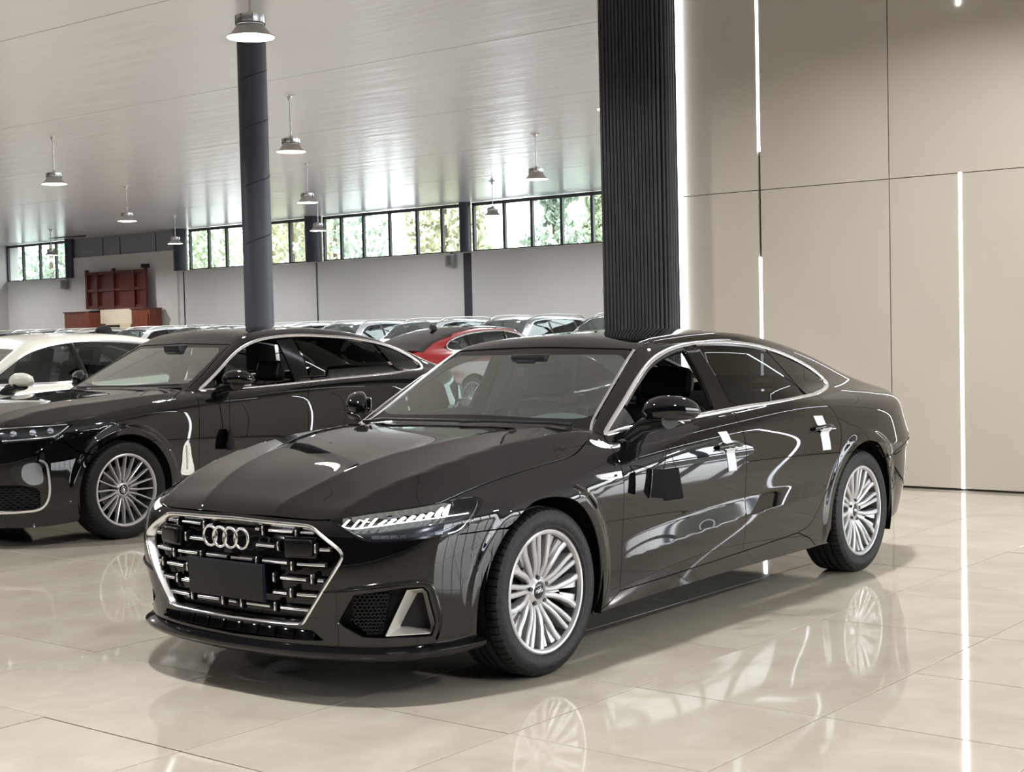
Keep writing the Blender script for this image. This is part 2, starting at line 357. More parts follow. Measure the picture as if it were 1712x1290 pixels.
# ---- the unseen near end of the hall
M['dark_wall']=mat('charcoal_wall',(.022,.022,.024),.8)
tag(slab('wall_front',9.4,9.6,-46,11.4,0,H_CEIL,M['dark_wall']),'wall behind the camera',kind='structure')
slab_dark=tag(slab('reflection_screen',.6,9.4,11.3,11.4,0,H_CEIL,M['dark_wall']),'unseen charcoal slab added beside the camera to keep street glazing out of car reflections',kind='structure')  # added unseen slab, hides the near street glazing from paint and floor reflections
sf_=slab('wall_street',-28,9.4,11.4,11.6,0,.55,M['plaster']); tag(sf_,'glazed street front beside the camera',kind='structure')
slab('lintel',-28,9.4,11.4,11.6,3.3,H_CEIL,M['plaster'],sf_)
for k in range(27):
    x=-27.4+k*1.4; slab('mullion',x-.04,x+.04,11.42,11.56,.55,3.3,M['frame'],sf_)
slab('blue_sign_band',-28,9.4,11.62,11.7,.75,1.05,mat('blue_sign',(.02,.06,.35),.5),sf_)
# outside
M['asphalt']=mat('forecourt',(.30,.30,.30),.9)
tag(me_obj('forecourt',[(-60,-70,-.3),(40,-70,-.3),(40,40,-.3),(-60,40,-.3)],[(0,1,2,3)],M['asphalt']),'pale forecourt around the hall',kind='structure')
# ---- red-brown cabinets with the doorway
M['wood']=mat('red_brown_wood',(.085,.016,.012),.45,noise_amt=.2,noise_scale=8,stretch=(1,1,.3))
M['wood2']=mat('orange_brown_wood',(.17,.042,.020),.4,noise_amt=.2,noise_scale=8,stretch=(1,1,.3))
M['door_glass']=mat('grey_door_glass',(.16,.17,.20),.3)
M['cream']=mat('lit_cream_fabric',(.80,.70,.55),.8)
X=X_FAR+.06
fr=empty('wooden_lattice_screen',(X+.2,-38.7,0),label='dark red-brown timber lattice panel high on the back wall',cat='wall panel')
slab('backboard',.0,.05,-1.68,1.62,2.47,3.76,M['wood'],fr)
for y in (-1.70,-1.10,-.14,1.02,1.66): slab('upright',.05,.16,y-.05,y+.05,2.46,3.86 if y in(-1.70,-.14,1.66) else 3.76,M['wood'],fr)
for z in (2.51,3.12,3.72): slab('cross_rail',.05,.13,-1.70,1.66,z-.05,z+.05,M['wood'],fr)
slab('corner_block',.0,.25,1.60,1.76,3.80,3.94,M['matte_black'],fr)
cb=empty('timber_wardrobe',(X+.1,-40.55,0),label='left red-brown cabinet below the lattice panel',cat='cabinet')
slab('body',0,.6,-.72,.72,0,2.34,M['wood2'],cb); slab('end_panel',.0,.66,.66,.80,0,2.38,M['wood2'],cb); slab('top_strip',0,.64,-.76,.80,2.34,2.38,M['wood'],cb)
cb=empty('timber_wardrobe',(X+.1,-37.0,0),label='right red-brown cabinet below the lattice panel',cat='cabinet')
slab('body',0,.5,-.5,.5,0,2.38,M['wood2'],cb); slab('door_leaf',.5,.53,-.40,.42,.1,2.24,M['wood2'],cb); slab('top_strip',0,.54,-.54,.54,2.38,2.42,M['wood'],cb)
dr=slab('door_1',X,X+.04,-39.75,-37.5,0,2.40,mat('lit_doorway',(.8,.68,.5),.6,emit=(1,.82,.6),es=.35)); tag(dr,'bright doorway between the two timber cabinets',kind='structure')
bm=bmesh.new(); bx(bm,(0,0,0),(.03,1.96,.50)); o=tag(bm_obj('awning_cloth',bm,M['cream']),'pale cream cloth valance across the bright doorway','curtain'); o.location=(X+.35,-38.62,2.17)
for y in (-39.28,-37.88):
    slab('door_leaf',X+.05,X+.09,y-.37,y+.37,.02,1.88,M['door_glass'],dr)
# ---- alarm boxes
def alarm(y,z,lab):
    t=empty('wall_speaker',(X_FAR+.12,y,z),label=lab,cat='speaker',group='small wall speakers')
    g1=mat('alarm_body',(.33,.33,.34),.5)
    box('housing',(0,0,0),(.20,.28,.36),g1,t,.05,seg=3); box('grille_face',(.10,.03,0),(.02,.17,.26),mat('alarm_face',(.17,.17,.18),.6),t,.01); box('bracket',(-.1,0,.2),(.06,.10,.08),M['frame'],t)
alarm(-23.35,3.42,'small grey speaker box under the window beside the third wall column')
alarm(-42.15,3.42,'small grey speaker box on the back wall at the far left')

# ---- trees outside the clerestory
def leaf_mat(n,c): return mat(n,c,.7,noise_amt=.25,noise_scale=1.2)
LV=[leaf_mat('leaves_green',(.36,.42,.28)),leaf_mat('leaves_yellow_green',(.46,.45,.30)),leaf_mat('leaves_blue_green',(.33,.40,.31))]
M['bark']=mat('tree_bark',(.12,.09,.06),.9)
def tree(x,y,h,w,kind,shape,label):
    rnd=random.Random(int(x*13+y*7)); t=empty('broadleaf_tree' if shape else 'conifer_tree',(x,y,-.3),label=label,cat='tree',group='trees outside the high windows')
    V=[];F=[]
    for i in range(3200):
        if shape:
            while True:
                p=Vector((rnd.uniform(-1,1),rnd.uniform(-1,1),rnd.uniform(-1,1)))
                if .35<p.length<1: break
            n=noise.noise(p*2.1+Vector((x,y,0))); 
            if n<-.16: continue
            c=Vector((p.x*w,p.y*w,h*.62+p.z*h*.40))
        else:
            u=rnd.random()**.7; r=w*(1-u)*(.65+.35*math.sin(u*34)); a=rnd.uniform(0,2*PI); rr=r*rnd.uniform(.5,1)
            c=Vector((rr*math.cos(a),rr*math.sin(a),h*(.15+.85*u)-rr*.25))
        s=rnd.uniform(.07,.15); n1=Vector((rnd.uniform(-1,1),rnd.uniform(-1,1),rnd.uniform(-1,1))).normalized(); n2=n1.orthogonal().normalized()*s; n3=n1.cross(n2)
        k=len(V); V+=[c-n2*1.5,c+n3*.7,c+n2*1.5,c-n3*.7]; F.append((k,k+1,k+2,k+3))
    o=me_obj('crown',V,F,LV[kind],t); o['kind']='stuff'
    lathe_obj('trunk',[(.16,0),(.11,h*.5),(.03,h*.95)],M['bark'],t,8)
TR=[(-33.2 if i%2 else -38.6,*q[1:]) for i,q in enumerate([(-34,-16.5,8.2,2.2,0,1),(-36,-19.2,8.6,2.0,0,0),(-34.5,-21.6,7.6,1.7,1,1),(-38,-23.9,9.5,2.0,2,0),(-35,-26.2,7.9,1.6,0,0),(-35,-28.6,7.6,1.5,1,1),(-38,-32.8,6.6,1.6,0,1),(-36,-36.2,8.2,1.6,1,1),(-36,-39.4,8.6,2.2,2,1),(-37,-43.2,8.4,2.3,0,1),(-37,-47.5,8.8,2.4,1,1),(-36,-51.5,8.6,2.2,2,1),(-37,-55,8.6,2.4,0,1),(-50,-33,8.4,1.8,2,1),(-44,-50,9.2,2.6,0,1)])]
TR[-2]=(-50,-33,9.4,1.8,2,1); TR[-1]=(-50,-58,9.4,2.6,0,1); TR[10]=(-44.5,*TR[10][1:])
LB=['bushy tree filling the rightmost high panes','conifer behind the right high windows','yellowish tree behind the right high windows','tall conifer left of the third wall column','loose conifer behind the middle high panes','yellowish tree just right of the second wall column','low tree alone before white sky in the middle windows','yellow green tree left of the second wall column','bluish green tree behind the panes left of the round pillar','green tree behind the first panes of the long window run','yellow green tree hidden behind the timber lattice wall','blue green tree hidden behind the timber lattice wall','green tree behind the far left windows','small pale tree farther off in the middle windows','big green tree farther off behind the far left windows']
for q,l in zip(TR,LB): tree(*q[:6],l)
# ---------------------------------------------------------------- high bay lamps
M['spun']=mat('spun_aluminium_shade',(.42,.41,.39),.38,.6)
M['ballast']=mat('ballast_aluminium',(.62,.62,.64),.25,.8)
M['reflector']=mat('lamp_reflector',(.85,.86,.82),.35,.3,emit=(1,.99,.95),es=.9)
M['tube_glow']=mat('lamp_disc',(1,1,1),.5,emit=(1,.99,.96),es=7)
def bay_lamp(loc,label,lit=True):
    t=empty('pendant_lamp',loc,label=label,cat='lamp',group='high bay pendant lamps')
    # origin at the rim
    sh=[(.222,.0),(.226,.004),(.222,.012),(.190,.030),(.160,.062),(.132,.104),(.126,.115)]
    lathe_obj('lamp_shade',sh,M['spun'],t,48)
    lathe_obj('reflector',[(.218,.004),(.186,.030),(.155,.060),(.10,.095),(.001,.10)],M['reflector'],t,40)
    lathe_obj('lamp_disc',[(.14,.062),(.001,.060)],M['tube_glow'],t,32)
    b=lathe_obj('ballast',[(.10,.112),(.128,.118),(.136,.130),(.136,.20),(.128,.206),(.05,.222),(.018,.246),(.012,.25)],M['ballast'],t,32)
    lathe_obj('neck_ring',[(.137,.118),(.141,.121),(.141,.127),(.137,.130)],M['frame'],b,32)
    bm=bmesh.new()
    for k in range(8):
        a=2*PI*k/8+.2; vs=bx(bm,(.1365*math.cos(a),.1365*math.sin(a),.165),(.004,.006,.07),rot=('Z',0))
    tag(bm_obj('ballast_fins',bm,M['frame'],b),kind='stuff')
    L=H_CEIL-loc[2]
    lathe_obj('suspension_rod',[(.011,.24),(.011,L-.06)],M['ballast'],t,10)
    lathe_obj('ceiling_canopy',[(.014,L-.09),(.03,L-.06),(.038,L-.02),(.085,L-.006),(.09,L)],M['ballast'],t,24)
    if lit:
        d=bpy.data.lights.new('bay_light','AREA'); d.shape='DISK'; d.size=.26; d.energy=BAY_POWER; d.color=(1,.985,.975); o=bpy.data.objects.new('bay_light',d); C.objects.link(o); o.parent=t; o.location=(0,0,.045)
    return t
LZ=4.196
spots=[((-4.51,-5.87,LZ),'nearest and largest pendant high bay lamp, above the round pillar'),
((-10.76,-12.06,LZ),'pendant high bay lamp just right of the round pillar'),
((-10.80,-18.26,LZ),'pendant high bay lamp at the far left of the ceiling, first row'),
((-17.10,-24.59,LZ),'pendant high bay lamp above the timber lattice panel'),
((-17.08,-18.37,LZ),'pendant high bay lamp below and right of the pillar-side lamp'),
((-23.35,-24.57,LZ),'small far pendant lamp before the second wall column'),
((-23.63,-31.0,LZ),'small far pendant lamp before the first column of the window run'),
((-24.0,-37.9,LZ),'small far pendant lamp before the leftmost windows'),
((-17.09,-12.24,LZ),'pendant high bay lamp left of the ribbed column'),
((-23.30,-18.39,LZ),'small far pendant lamp before the right windows'),
((-10.80,-6.12,LZ),'pendant high bay lamp mostly hidden behind the ribbed column')]
for p,l in spots: bay_lamp(p,l)
# extra lamps added on the same grid outside the picture, only to light the hall
for x,y in ((-4.5,.4),(-4.5,-12.1),(-4.5,-18.3),(-10.8,-24.6),(1.8,-5.9),(1.8,-12.1),(-17.1,-31),(-17.1,-37.9),(-23.8,-44),(-10.8,-31),(-23.3,-12.1),(-10.8,.4),(-10.8,6.6),(-17.1,.4),(-17.1,6.6),(-23.3,6.6),(1.8,.4),(8.1,-5.9),(1.8,6.6),(-4.5,6.6)):
    bay_lamp((x,y,LZ),'pendant high bay lamp added outside the picture to light the hall, on the same grid')
# ---------------------------------------------------------------- body surface field
class Sp:
    """natural cubic spline, linear beyond its ends"""
    def __init__(s, pts):
        pts=sorted(pts); x=np.array([q[0] for q in pts],float); y=np.array([q[1] for q in pts],float); n=len(x)
        A=np.zeros((n,n)); b=np.zeros(n); A[0,0]=A[-1,-1]=1
        h=np.diff(x)
        for i in range(1,n-1):
            A[i,i-1]=h[i-1]; A[i,i]=2*(h[i-1]+h[i]); A[i,i+1]=h[i]; b[i]=6*((y[i+1]-y[i])/h[i]-(y[i]-y[i-1])/h[i-1])
        s.m=np.linalg.solve(A,b); s.x=x; s.y=y; s.h=h
    def __call__(s, t):
        t=np.asarray(t,float); x,y,h,m=s.x,s.y,s.h,s.m
        i=np.clip(np.searchsorted(x,t)-1,0,len(h)-1)
        a=(x[i+1]-t); b=(t-x[i]); H=h[i]
        v=m[i]*a**3/(6*H)+m[i+1]*b**3/(6*H)+(y[i]/H-m[i]*H/6)*a+(y[i+1]/H-m[i+1]*H/6)*b
        s0=(y[1]-y[0])/h[0]-h[0]*m[1]/6; s1=(y[-1]-y[-2])/h[-1]+h[-1]*m[-2]/6
        v=np.where(t<x[0],y[0]+s0*(t-x[0]),v); v=np.where(t>x[-1],y[-1]+s1*(t-x[-1]),v)
        return v
def ss(a,b,t):
    t=np.clip((t-a)/(b-a),0,1); return t*t*t*(t*(6*t-15)+10)
def smax(a,b,k):
    h=np.clip(.5+.5*(a-b)/k,0,1); return b*(1-h)+a*h+k*h*(1-h)
def smin(a,b,k): return -smax(-a,-b,k)
class Body:
    """a car body as the zero level of a smooth field; x forward, z up, mirror symmetric in y"""
    def __init__(s, P):
        s.P=P
        for k,v in P.items():
            if isinstance(v,list): setattr(s,k,Sp(v))
            else: setattr(s,k,v)
    def feat(s,x,z):
        d=0
        for wx in (0.,s.rear):
            r=np.hypot(x-wx,z-s.hub)
            d=d+s.flare*(1-ss(s.arch+.035,s.arch+.095,r))*ss(.12,.35,z)
        if s.crease is not None:
            t=z-s.crease(x)
            env=s.creasea(x)
            env=np.clip(env,0,None)
            w_=1-t/.095; up=.5*(w_+np.sqrt(w_*w_+.004))
            low=1-.9*ss(0,.30,-t)
            d=d+env*np.where(t>0,up,low)
        return d
    def side(s,x,y,z):
        b=s.b(x)+s.prof(z)+s.feat(x,z)
        xc=x-s.xf; rho=np.hypot(xc,y); a=s.a(z)-s.xf
        c=np.clip(xc/np.maximum(rho,1e-6),0,1); sn=np.clip(y/np.maximum(rho,1e-6),1e-6,1)
        n=s.n
        Df=((c/a)**n+(sn/b)**n)**(-1/n)
        xr=s.xr-x; rr=np.hypot(xr,y); ar=s.xr-s.ar(z); cr=np.clip(xr/np.maximum(rr,1e-6),0,1); sr=np.clip(y/np.maximum(rr,1e-6),1e-6,1)
        Dr=((cr/ar)**s.nr+(sr/b)**s.nr)**(-1/s.nr)
        return np.where(x>s.xf,rho-Df,np.where(x<s.xr,rr-Dr,y-b))
    def top(s,x,y,z):
        # hood / shoulder surface: centre height, drops away outwards in facets with creases
        yi=s.yi(x); yo=s.yo(x); e=.012
        def ramp(t,e): return .5*(t+np.sqrt(t*t+e*e))
        e=.006
        def crest(d,w): return np.exp(-(np.sqrt(d*d+1.6e-5)-.004)/w)
        fade=ss(-.75,-.45,x)
        zt=s.zc(x)-s.c0*y*y-s.s1(x)*ramp(y-yi,e)-s.s2(x)*ramp(y-yo,e)-s.s3(x)*ramp(y-s.y3(x),.10)+fade*(s.r1*crest(y-yi,.07)+s.r2*crest(y-yo,.08))
        return z-zt
    def gh(s,x,y,z):
        zr=s.zr(x)-s.crown*(y/.6)**2*ss(-.0,1,1)
        # windscreen and backlight planes
        ws=(z-(s.ws[1]+s.ws[2]*(s.ws[0]-x-s.wsc*y*y)-s.wsb*(s.ws[0]-x)**2))*.87
        roof=z-zr
        t=smax(roof,ws,.03)
        sd=(y-(s.yb(x)-(z-s.zb(x))*s.tum(x)-s.tumb*(z-s.zb(x))**2))*.87
        f=smax(t,sd,.075)
        return smax(np.maximum(f,(s.zb(x)-.25)-z),s.gx-x,.04)
    def F(s,x,y,z):
        y=np.sqrt(y*y+1e-6)
        lo=smax(s.side(x,y,z),s.top(x,y,z),np.clip(s.kt(x),.02,.12))
        return smin(lo,s.gh(x,y,z),np.clip(s.ku(x),.004,.2))
    def hit(s,O,D,t0=.0,t1=1.8,n=60,off=0.):
        O=np.asarray(O,float);D=np.asarray(D,float)
        lo=np.full(len(O),t0);hi=np.full(len(O),t1);done=np.zeros(len(O),bool)
        prev=np.full(len(O),t0)
        for t in np.linspace(t0,t1,n)[1:]:
            q=O+D*t; f=s.F(q[:,0],q[:,1],q[:,2])+off
            m=(f>0)&~done; lo[m]=prev[m]; hi[m]=t; done|=m; prev[:]=t
        for _ in range(24):
            t=(lo+hi)/2; q=O+D*t[:,None]; f=s.F(q[:,0],q[:,1],q[:,2])+off
            hi=np.where(f>0,t,hi); lo=np.where(f>0,lo,t)
        return O+D*((lo+hi)/2)[:,None]
    def nrm(s,q,e=.0015):
        g=np.stack([s.F(q[:,0]+(e if i==0 else 0),q[:,1]+(e if i==1 else 0),q[:,2]+(e if i==2 else 0))-s.F(q[:,0]-(e if i==0 else 0),q[:,1]-(e if i==1 else 0),q[:,2]-(e if i==2 else 0)) for i in range(3)],1)
        return g/np.maximum(np.linalg.norm(g,axis=1,keepdims=True),1e-9)
HERO=dict(gx=-4.12,r1=.0075,r2=.010,xf=-.05,xr=-3.1,rear=-3.026,hub=.347,arch=.400,flare=.012,n=3.3,nr=3.5,
 a=[(.15,.90),(.3,.915),(.45,.935),(.6,.93),(.68,.905),(.8,.86),(1.0,.80)],
 ar=[(.2,-4.02),(.35,-4.14),(.5,-4.20),(.65,-4.17),(.85,-4.10),(.95,-4.12),(1.1,-4.05)],
 b=[(1.,.94),(.3,.938),(0,.938),(-.5,.930),(-1.2,.925),(-2.0,.930),(-2.6,.940),(-3.03,.943),(-3.6,.93),(-4.2,.90)],
 prof=[(.15,-.06),(.25,-.043),(.35,-.032),(.5,-.021),(.62,-.010),(.75,-.000),(.83,-.004),(.90,-.020),(.98,-.05),(1.1,-.12)],
 crease=[(0,.35),(-.51,.394),(-1.1,.44),(-1.665,.472),(-2.1,.487),(-2.5,.49),(-3,.49)],
 creasea=[(-.2,-.006),(-.5,.000),(-.9,.012),(-1.3,.017),(-1.8,.013),(-2.2,.008),(-2.55,0),(-3,-.006)],
 zc=[(.95,.64),(.90,.70),(.85,.748),(.75,.80),(.65,.840),(.5,.885),(.35,.918),(.2,.943),(0,.966),(-.3,.984),(-.6,.992),(-1.2,1.02),(-2,1.05),(-3,1.06),(-3.6,1.02),(-4.15,.975),(-4.4,.93)],
 c0=.02, yi=[(.9,.20),(.65,.29),(.35,.35),(0,.42),(-.6,.50),(-1.2,.5)], yo=[(.9,.50),(.57,.60),(.39,.645),(0,.67),(-.6,.72),(-1.2,.75)],
 s1=[(.9,.10),(.4,.08),(0,.06),(-.6,.02),(-1.2,.0),(-3,0),(-4,0)], s2=[(.9,.18),(.6,.27),(.4,.37),(0,.48),(-.6,.45),(-1.2,.4),(-3,.3),(-4,.2)],
 s3=[(.9,.0),(.4,.1),(0,.3),(-.6,.4),(-3,.4),(-4,.3)], y3=[(.9,.80),(0,.84),(-.6,.84),(-2,.84),(-3,.86),(-4,.80)],
 kt=[(.9,.05),(.3,.05),(-.3,.06),(-1,.05),(-2.5,.05),(-3.3,.09),(-4.2,.05)],
 zr=[(-.9,1.30),(-1.25,1.385),(-1.6,1.415),(-2.0,1.426),(-2.4,1.409),(-2.8,1.348),(-3.2,1.257),(-3.6,1.135),(-3.95,1.025),(-4.2,.955)],
 crown=.040, ws=(-.55,.968,.60), wsc=.13, wsb=.02,
 yb=[(-.5,.80),(-1.0,.81),(-1.7,.81),(-2.4,.80),(-2.9,.76),(-3.4,.685),(-4.1,.58)],
 zb=[(-.5,.955),(-1.2,.99),(-1.7,1.005),(-2.4,1.03),(-3.0,1.05),(-4,1.0)],
 tum=[(-.5,.42),(-1.2,.48),(-2,.50),(-3,.60),(-4,.75)], tumb=.25,
 ku=[(0,.01),(-2.3,.01),(-2.8,.05),(-3.3,.14),(-4,.16)])
H5=dict(HERO)
H5.update(gx=-3.98,r1=.003,r2=.005,rear=-2.92,hub=.35,arch=.395,flare=.010,n=3.6,nr=3.6,crease=None,xr=-3.0,
 a=[(.12,.90),(.3,.93),(.5,.94),(.7,.93),(.8,.90),(.9,.86),(1.1,.80)],
 ar=[(.2,-3.92),(.35,-3.98),(.6,-4.02),(.85,-4.0),(1.0,-3.98),(1.2,-3.9)],
 b=[(1.,.93),(0,.935),(-.6,.93),(-1.5,.935),(-2.9,.94),(-3.5,.92),(-4.1,.88)],
 prof=[(.15,-.05),(.25,-.025),(.4,-.008),(.6,0),(.8,.0),(.9,-.008),(.97,-.02),(1.05,-.05),(1.2,-.13)],
 zc=[(.95,.80),(.88,.85),(.75,.905),(.55,.955),(.3,.99),(0,1.01),(-.3,1.03),(-.7,1.045),(-1.5,1.07),(-3,1.12),(-3.6,1.10),(-4.1,1.03)],
 c0=.03, yi=[(.9,.40),(0,.50),(-.7,.58)], yo=[(.9,.6),(0,.72),(-.7,.78),(-3,.8)],
 s1=[(.9,.06),(0,.05),(-.7,.03)], s2=[(.9,.3),(0,.30),(-.7,.3),(-3,.3)], s3=[(.9,0),(-3,.3)], y3=[(.9,.85),(-3,.86)],
 kt=[(.9,.05),(-1,.06),(-2.5,.06),(-3.3,.08),(-4.2,.05)],
 zr=[(-.9,1.34),(-1.3,1.455),(-1.7,1.500),(-2.1,1.510),(-2.5,1.488),(-2.9,1.425),(-3.3,1.315),(-3.6,1.205),(-3.9,1.09),(-4.1,1.02)],
 crown=.035, ws=(-.58,1.00,.565), wsc=.13, wsb=.02,
 yb=[(-.6,.81),(-1.5,.82),(-2.4,.81),(-2.9,.78),(-3.4,.72),(-4.1,.62)],
 zb=[(-.6,1.01),(-1.2,1.03),(-2,1.045),(-3,1.07),(-4,1.04)],
 tum=[(-.5,.36),(-1.2,.38),(-2,.40),(-3,.50),(-4,.6)], tumb=.25,
 ku=[(0,.01),(-2.6,.01),(-3.0,.04),(-3.5,.10),(-4,.12)])
# ---------------------------------------------------------------- body panels trimmed out of a smooth body surface
Z0=.5; XN=.40; KA=.9
def rays(dom,uv,B):
    u,v=uv[:,0],uv[:,1]; n=len(u); O=np.zeros((n,3)); D=np.zeros((n,3))
    if dom=='sec':
        f=v/KA; ps=np.clip((u-XN)/.6,0,1.5); O[:,0]=np.minimum(u,XN); O[:,2]=Z0
        D[:,0]=np.sin(ps); D[:,1]=np.cos(ps)*np.cos(f); D[:,2]=np.cos(ps)*np.sin(f)
    elif dom=='plan':
        th=u/.95; O[:,0]=0; O[:,2]=v; D[:,0]=np.cos(th); D[:,1]=np.sin(th)
    else:
        th=u/.95; O[:,0]=B.rear; O[:,2]=v; D[:,0]=-np.cos(th); D[:,1]=np.sin(th)
    return O,D
def inv(dom,P,B):
    P=np.array(P,float)
    if dom=='sec':
        X=np.minimum(P[:,0],XN); d=P-np.stack([X,0*X,0*X+Z0],1); L=np.linalg.norm(d,axis=1)
        ps=np.where(P[:,0]>XN,np.arcsin(np.clip(d[:,0]/L,-1,1)),0)
        f=np.arctan2(d[:,2],d[:,1]); f=np.where(f<-PI/2,f+2*PI,f)
        return np.stack([np.where(P[:,0]>XN,XN+.6*ps,P[:,0]),KA*f],1)
    if dom=='plan': return np.stack([.95*np.arctan2(P[:,1],P[:,0]),P[:,2]],1)
    return np.stack([.95*np.arctan2(P[:,1],B.rear-P[:,0]),P[:,2]],1)
def to_xz(uv,dom,B):
    if dom=='sec':
        f=uv[:,1]/KA; return np.stack([uv[:,0],Z0+.935*np.tan(np.clip(f,-1.2,1.2))],1)
    th=uv[:,0]/.95; s=np.abs(np.sin(th)); x=.935/np.maximum(s,.2)*np.cos(th)
    return np.stack([x if dom=='plan' else B.rear-x,uv[:,1]],1)
def inpoly(pts,poly):
    x,y=pts[:,0][:,None],pts[:,1][:,None]; a=poly; b=np.roll(poly,-1,0)
    c=((a[:,1]>y)!=(b[:,1]>y))&(x<(b[:,0]-a[:,0])*(y-a[:,1])/np.where(b[:,1]==a[:,1],1e-12,b[:,1]-a[:,1])+a[:,0])
    return c.sum(1)%2==1
def segdist(pts,poly):
    a=poly;b=np.roll(poly,-1,0);d=b-a; L=np.maximum((d**2).sum(1),1e-12)
    out=np.full(len(pts),9.)
    for i in range(0,len(pts),2000):
        p=pts[i:i+2000]; t=np.clip(((p[:,None]-a)*d).sum(2)/L,0,1); q=a+d*t[:,:,None]
        out[i:i+2000]=np.sqrt(((p[:,None]-q)**2).sum(2)).min(1)
    return out
def area2(p): q=np.roll(p,-1,0); return .5*(p[:,0]*q[:,1]-q[:,0]*p[:,1]).sum()
def shrink(p,d):
    if area2(p)<0: p=p[::-1]
    a=np.roll(p,1,0); b=np.roll(p,-1,0); t=b-a; t/=np.maximum(np.linalg.norm(t,axis=1,keepdims=True),1e-9)
    return p+np.stack([-t[:,1],t[:,0]],1)*d
def clean(p,e=.004):
    out=[p[0]]
    for q in p[1:]:
        if np.linalg.norm(q-out[-1])>e: out.append(q)
    if np.linalg.norm(out[-1]-out[0])<e: out.pop()
    return np.array(out)
def patch(B,name,dom,poly,m,parent,holes=(),sp=.03,inset=.0028,off=0.,flange=.018,mirror=False,uvw=None,rings=()):
    P=clean(inv(dom,poly,B)); P=shrink(P,inset); Hs=[]
    for h in holes:
        q=clean(inv(dom,h,B)); q=shrink(q,-max(inset,.001)) ; Hs.append(q)
    loops=[P]+Hs
    lo=P.min(0); hi=P.max(0)
    su,sv=(sp,sp) if uvw is None else uvw
    nx=int((hi[0]-lo[0])/su)+1; ny=int((hi[1]-lo[1])/sv)+1
    g=np.stack(np.meshgrid(np.arange(nx)*su+lo[0]+su*.5,np.arange(ny)*sv+lo[1]+sv*.5,indexing='ij'),-1).reshape(-1,2)
    ok=inpoly(g,P)&(segdist(g,P)>.45*min(su,sv))
    for h in Hs: ok&=~inpoly(g,h)&(segdist(g,h)>.45*min(su,sv))
    g=g[ok]
    for wx in rings:      # concentric points round a wheel arch so the flare follows it
        for sd in ((1,-1) if P[:,0].max()*P[:,0].min()<0 and dom!='sec' else (1,)):
            rr=B.arch+np.arange(.010,.104,.0085); aa=np.linspace(0,2*PI,220)
            A_,R_=np.meshgrid(aa,rr,indexing='ij'); P3=np.stack([wx+R_.ravel()*np.cos(A_.ravel()),0*A_.ravel()+.935*sd,B.hub+R_.ravel()*np.sin(A_.ravel())],1)
            q=inv(dom,P3,B); q=q[inpoly(q,P)&(segdist(q,P)>.005)]
            G3=to_xz(g,dom,B); keep=(np.hypot(G3[:,0]-wx,G3[:,1]-B.hub)>B.arch+.110)|((g[:,0]*sd<0) if dom!='sec' else False)
            g=np.concatenate([g[keep],q])
    allp=np.concatenate(loops+[g]); edges=[];k=0
    for L in loops:
        n=len(L); edges+=[(k+i,k+(i+1)%n) for i in range(n)]; k+=n
    vo,eo,fo,ov,oe,of=delaunay_2d_cdt([Vector(q) for q in allp],edges,[],0,1e-6)
    V2=np.array([tuple(v) for v in vo]); Fc=np.array([tuple(f) for f in fo])
    cen=V2[Fc].mean(1); keep=inpoly(cen,P)
    for h in Hs: keep&=~inpoly(cen,h)
    Fc=Fc[keep]
    O,D=rays(dom,V2,B); Q=B.hit(O,D,t0=.12,t1=1.75,n=34,off=off); N=B.nrm(Q)
    # orient
    fn=np.cross(Q[Fc[:,1]]-Q[Fc[:,0]],Q[Fc[:,2]]-Q[Fc[:,0]]); flip=(fn*N[Fc[:,0]]).sum(1)<0
    Fc[flip]=Fc[flip][:,::-1]
    V=list(Q); NN=list(N); F=[tuple(f) for f in Fc]
    if flange:
        cnt={}
        for f in F:
            for i in range(3):
                e=(f[i],f[(i+1)%3]); cnt[e]=1
        bd=[e for e in cnt if (e[1],e[0]) not in cnt]
        idx={}
        for a,b in bd:
            T=Q[b]-Q[a]; n=np.cross(T,N[a]); L=np.linalg.norm(n); n=n/L if L>1e-9 else N[a]
            for w in (a,b): idx.setdefault(w,[]).append(n)
        m0={}
        for w,ns in idx.items():
            n=np.mean(ns,0); n/=max(np.linalg.norm(n),1e-9)
            nn=(n+N[w]); nn/=np.linalg.norm(nn)
            a=len(V); V.append(Q[w]); NN.append(n*.8+N[w]*.6); V.append(Q[w]-N[w]*flange); NN.append(n); m0[w]=a
        for a,b in bd: F.append((m0[b],m0[a],m0[a]+1,m0[b]+1))
    V=np.array(V);NN=np.array(NN); NN/=np.maximum(np.linalg.norm(NN,axis=1,keepdims=True),1e-9)
    o=me_obj(name,V,F,m,parent,normals=NN); res=[o]
    if mirror:
        V2=V*[1,-1,1]; N2=NN*[1,-1,1]
        res.append(me_obj(name,V2,[f[::-1] for f in F],m,parent,normals=N2))
    return res if mirror else o
def onsurf(B,pts,dom='sec',off=0.):
    uv=inv(dom,pts,B); O,D=rays(dom,uv,B); Q=B.hit(O,D,t0=.12,t1=1.75,n=34,off=off); return Q,B.nrm(Q)
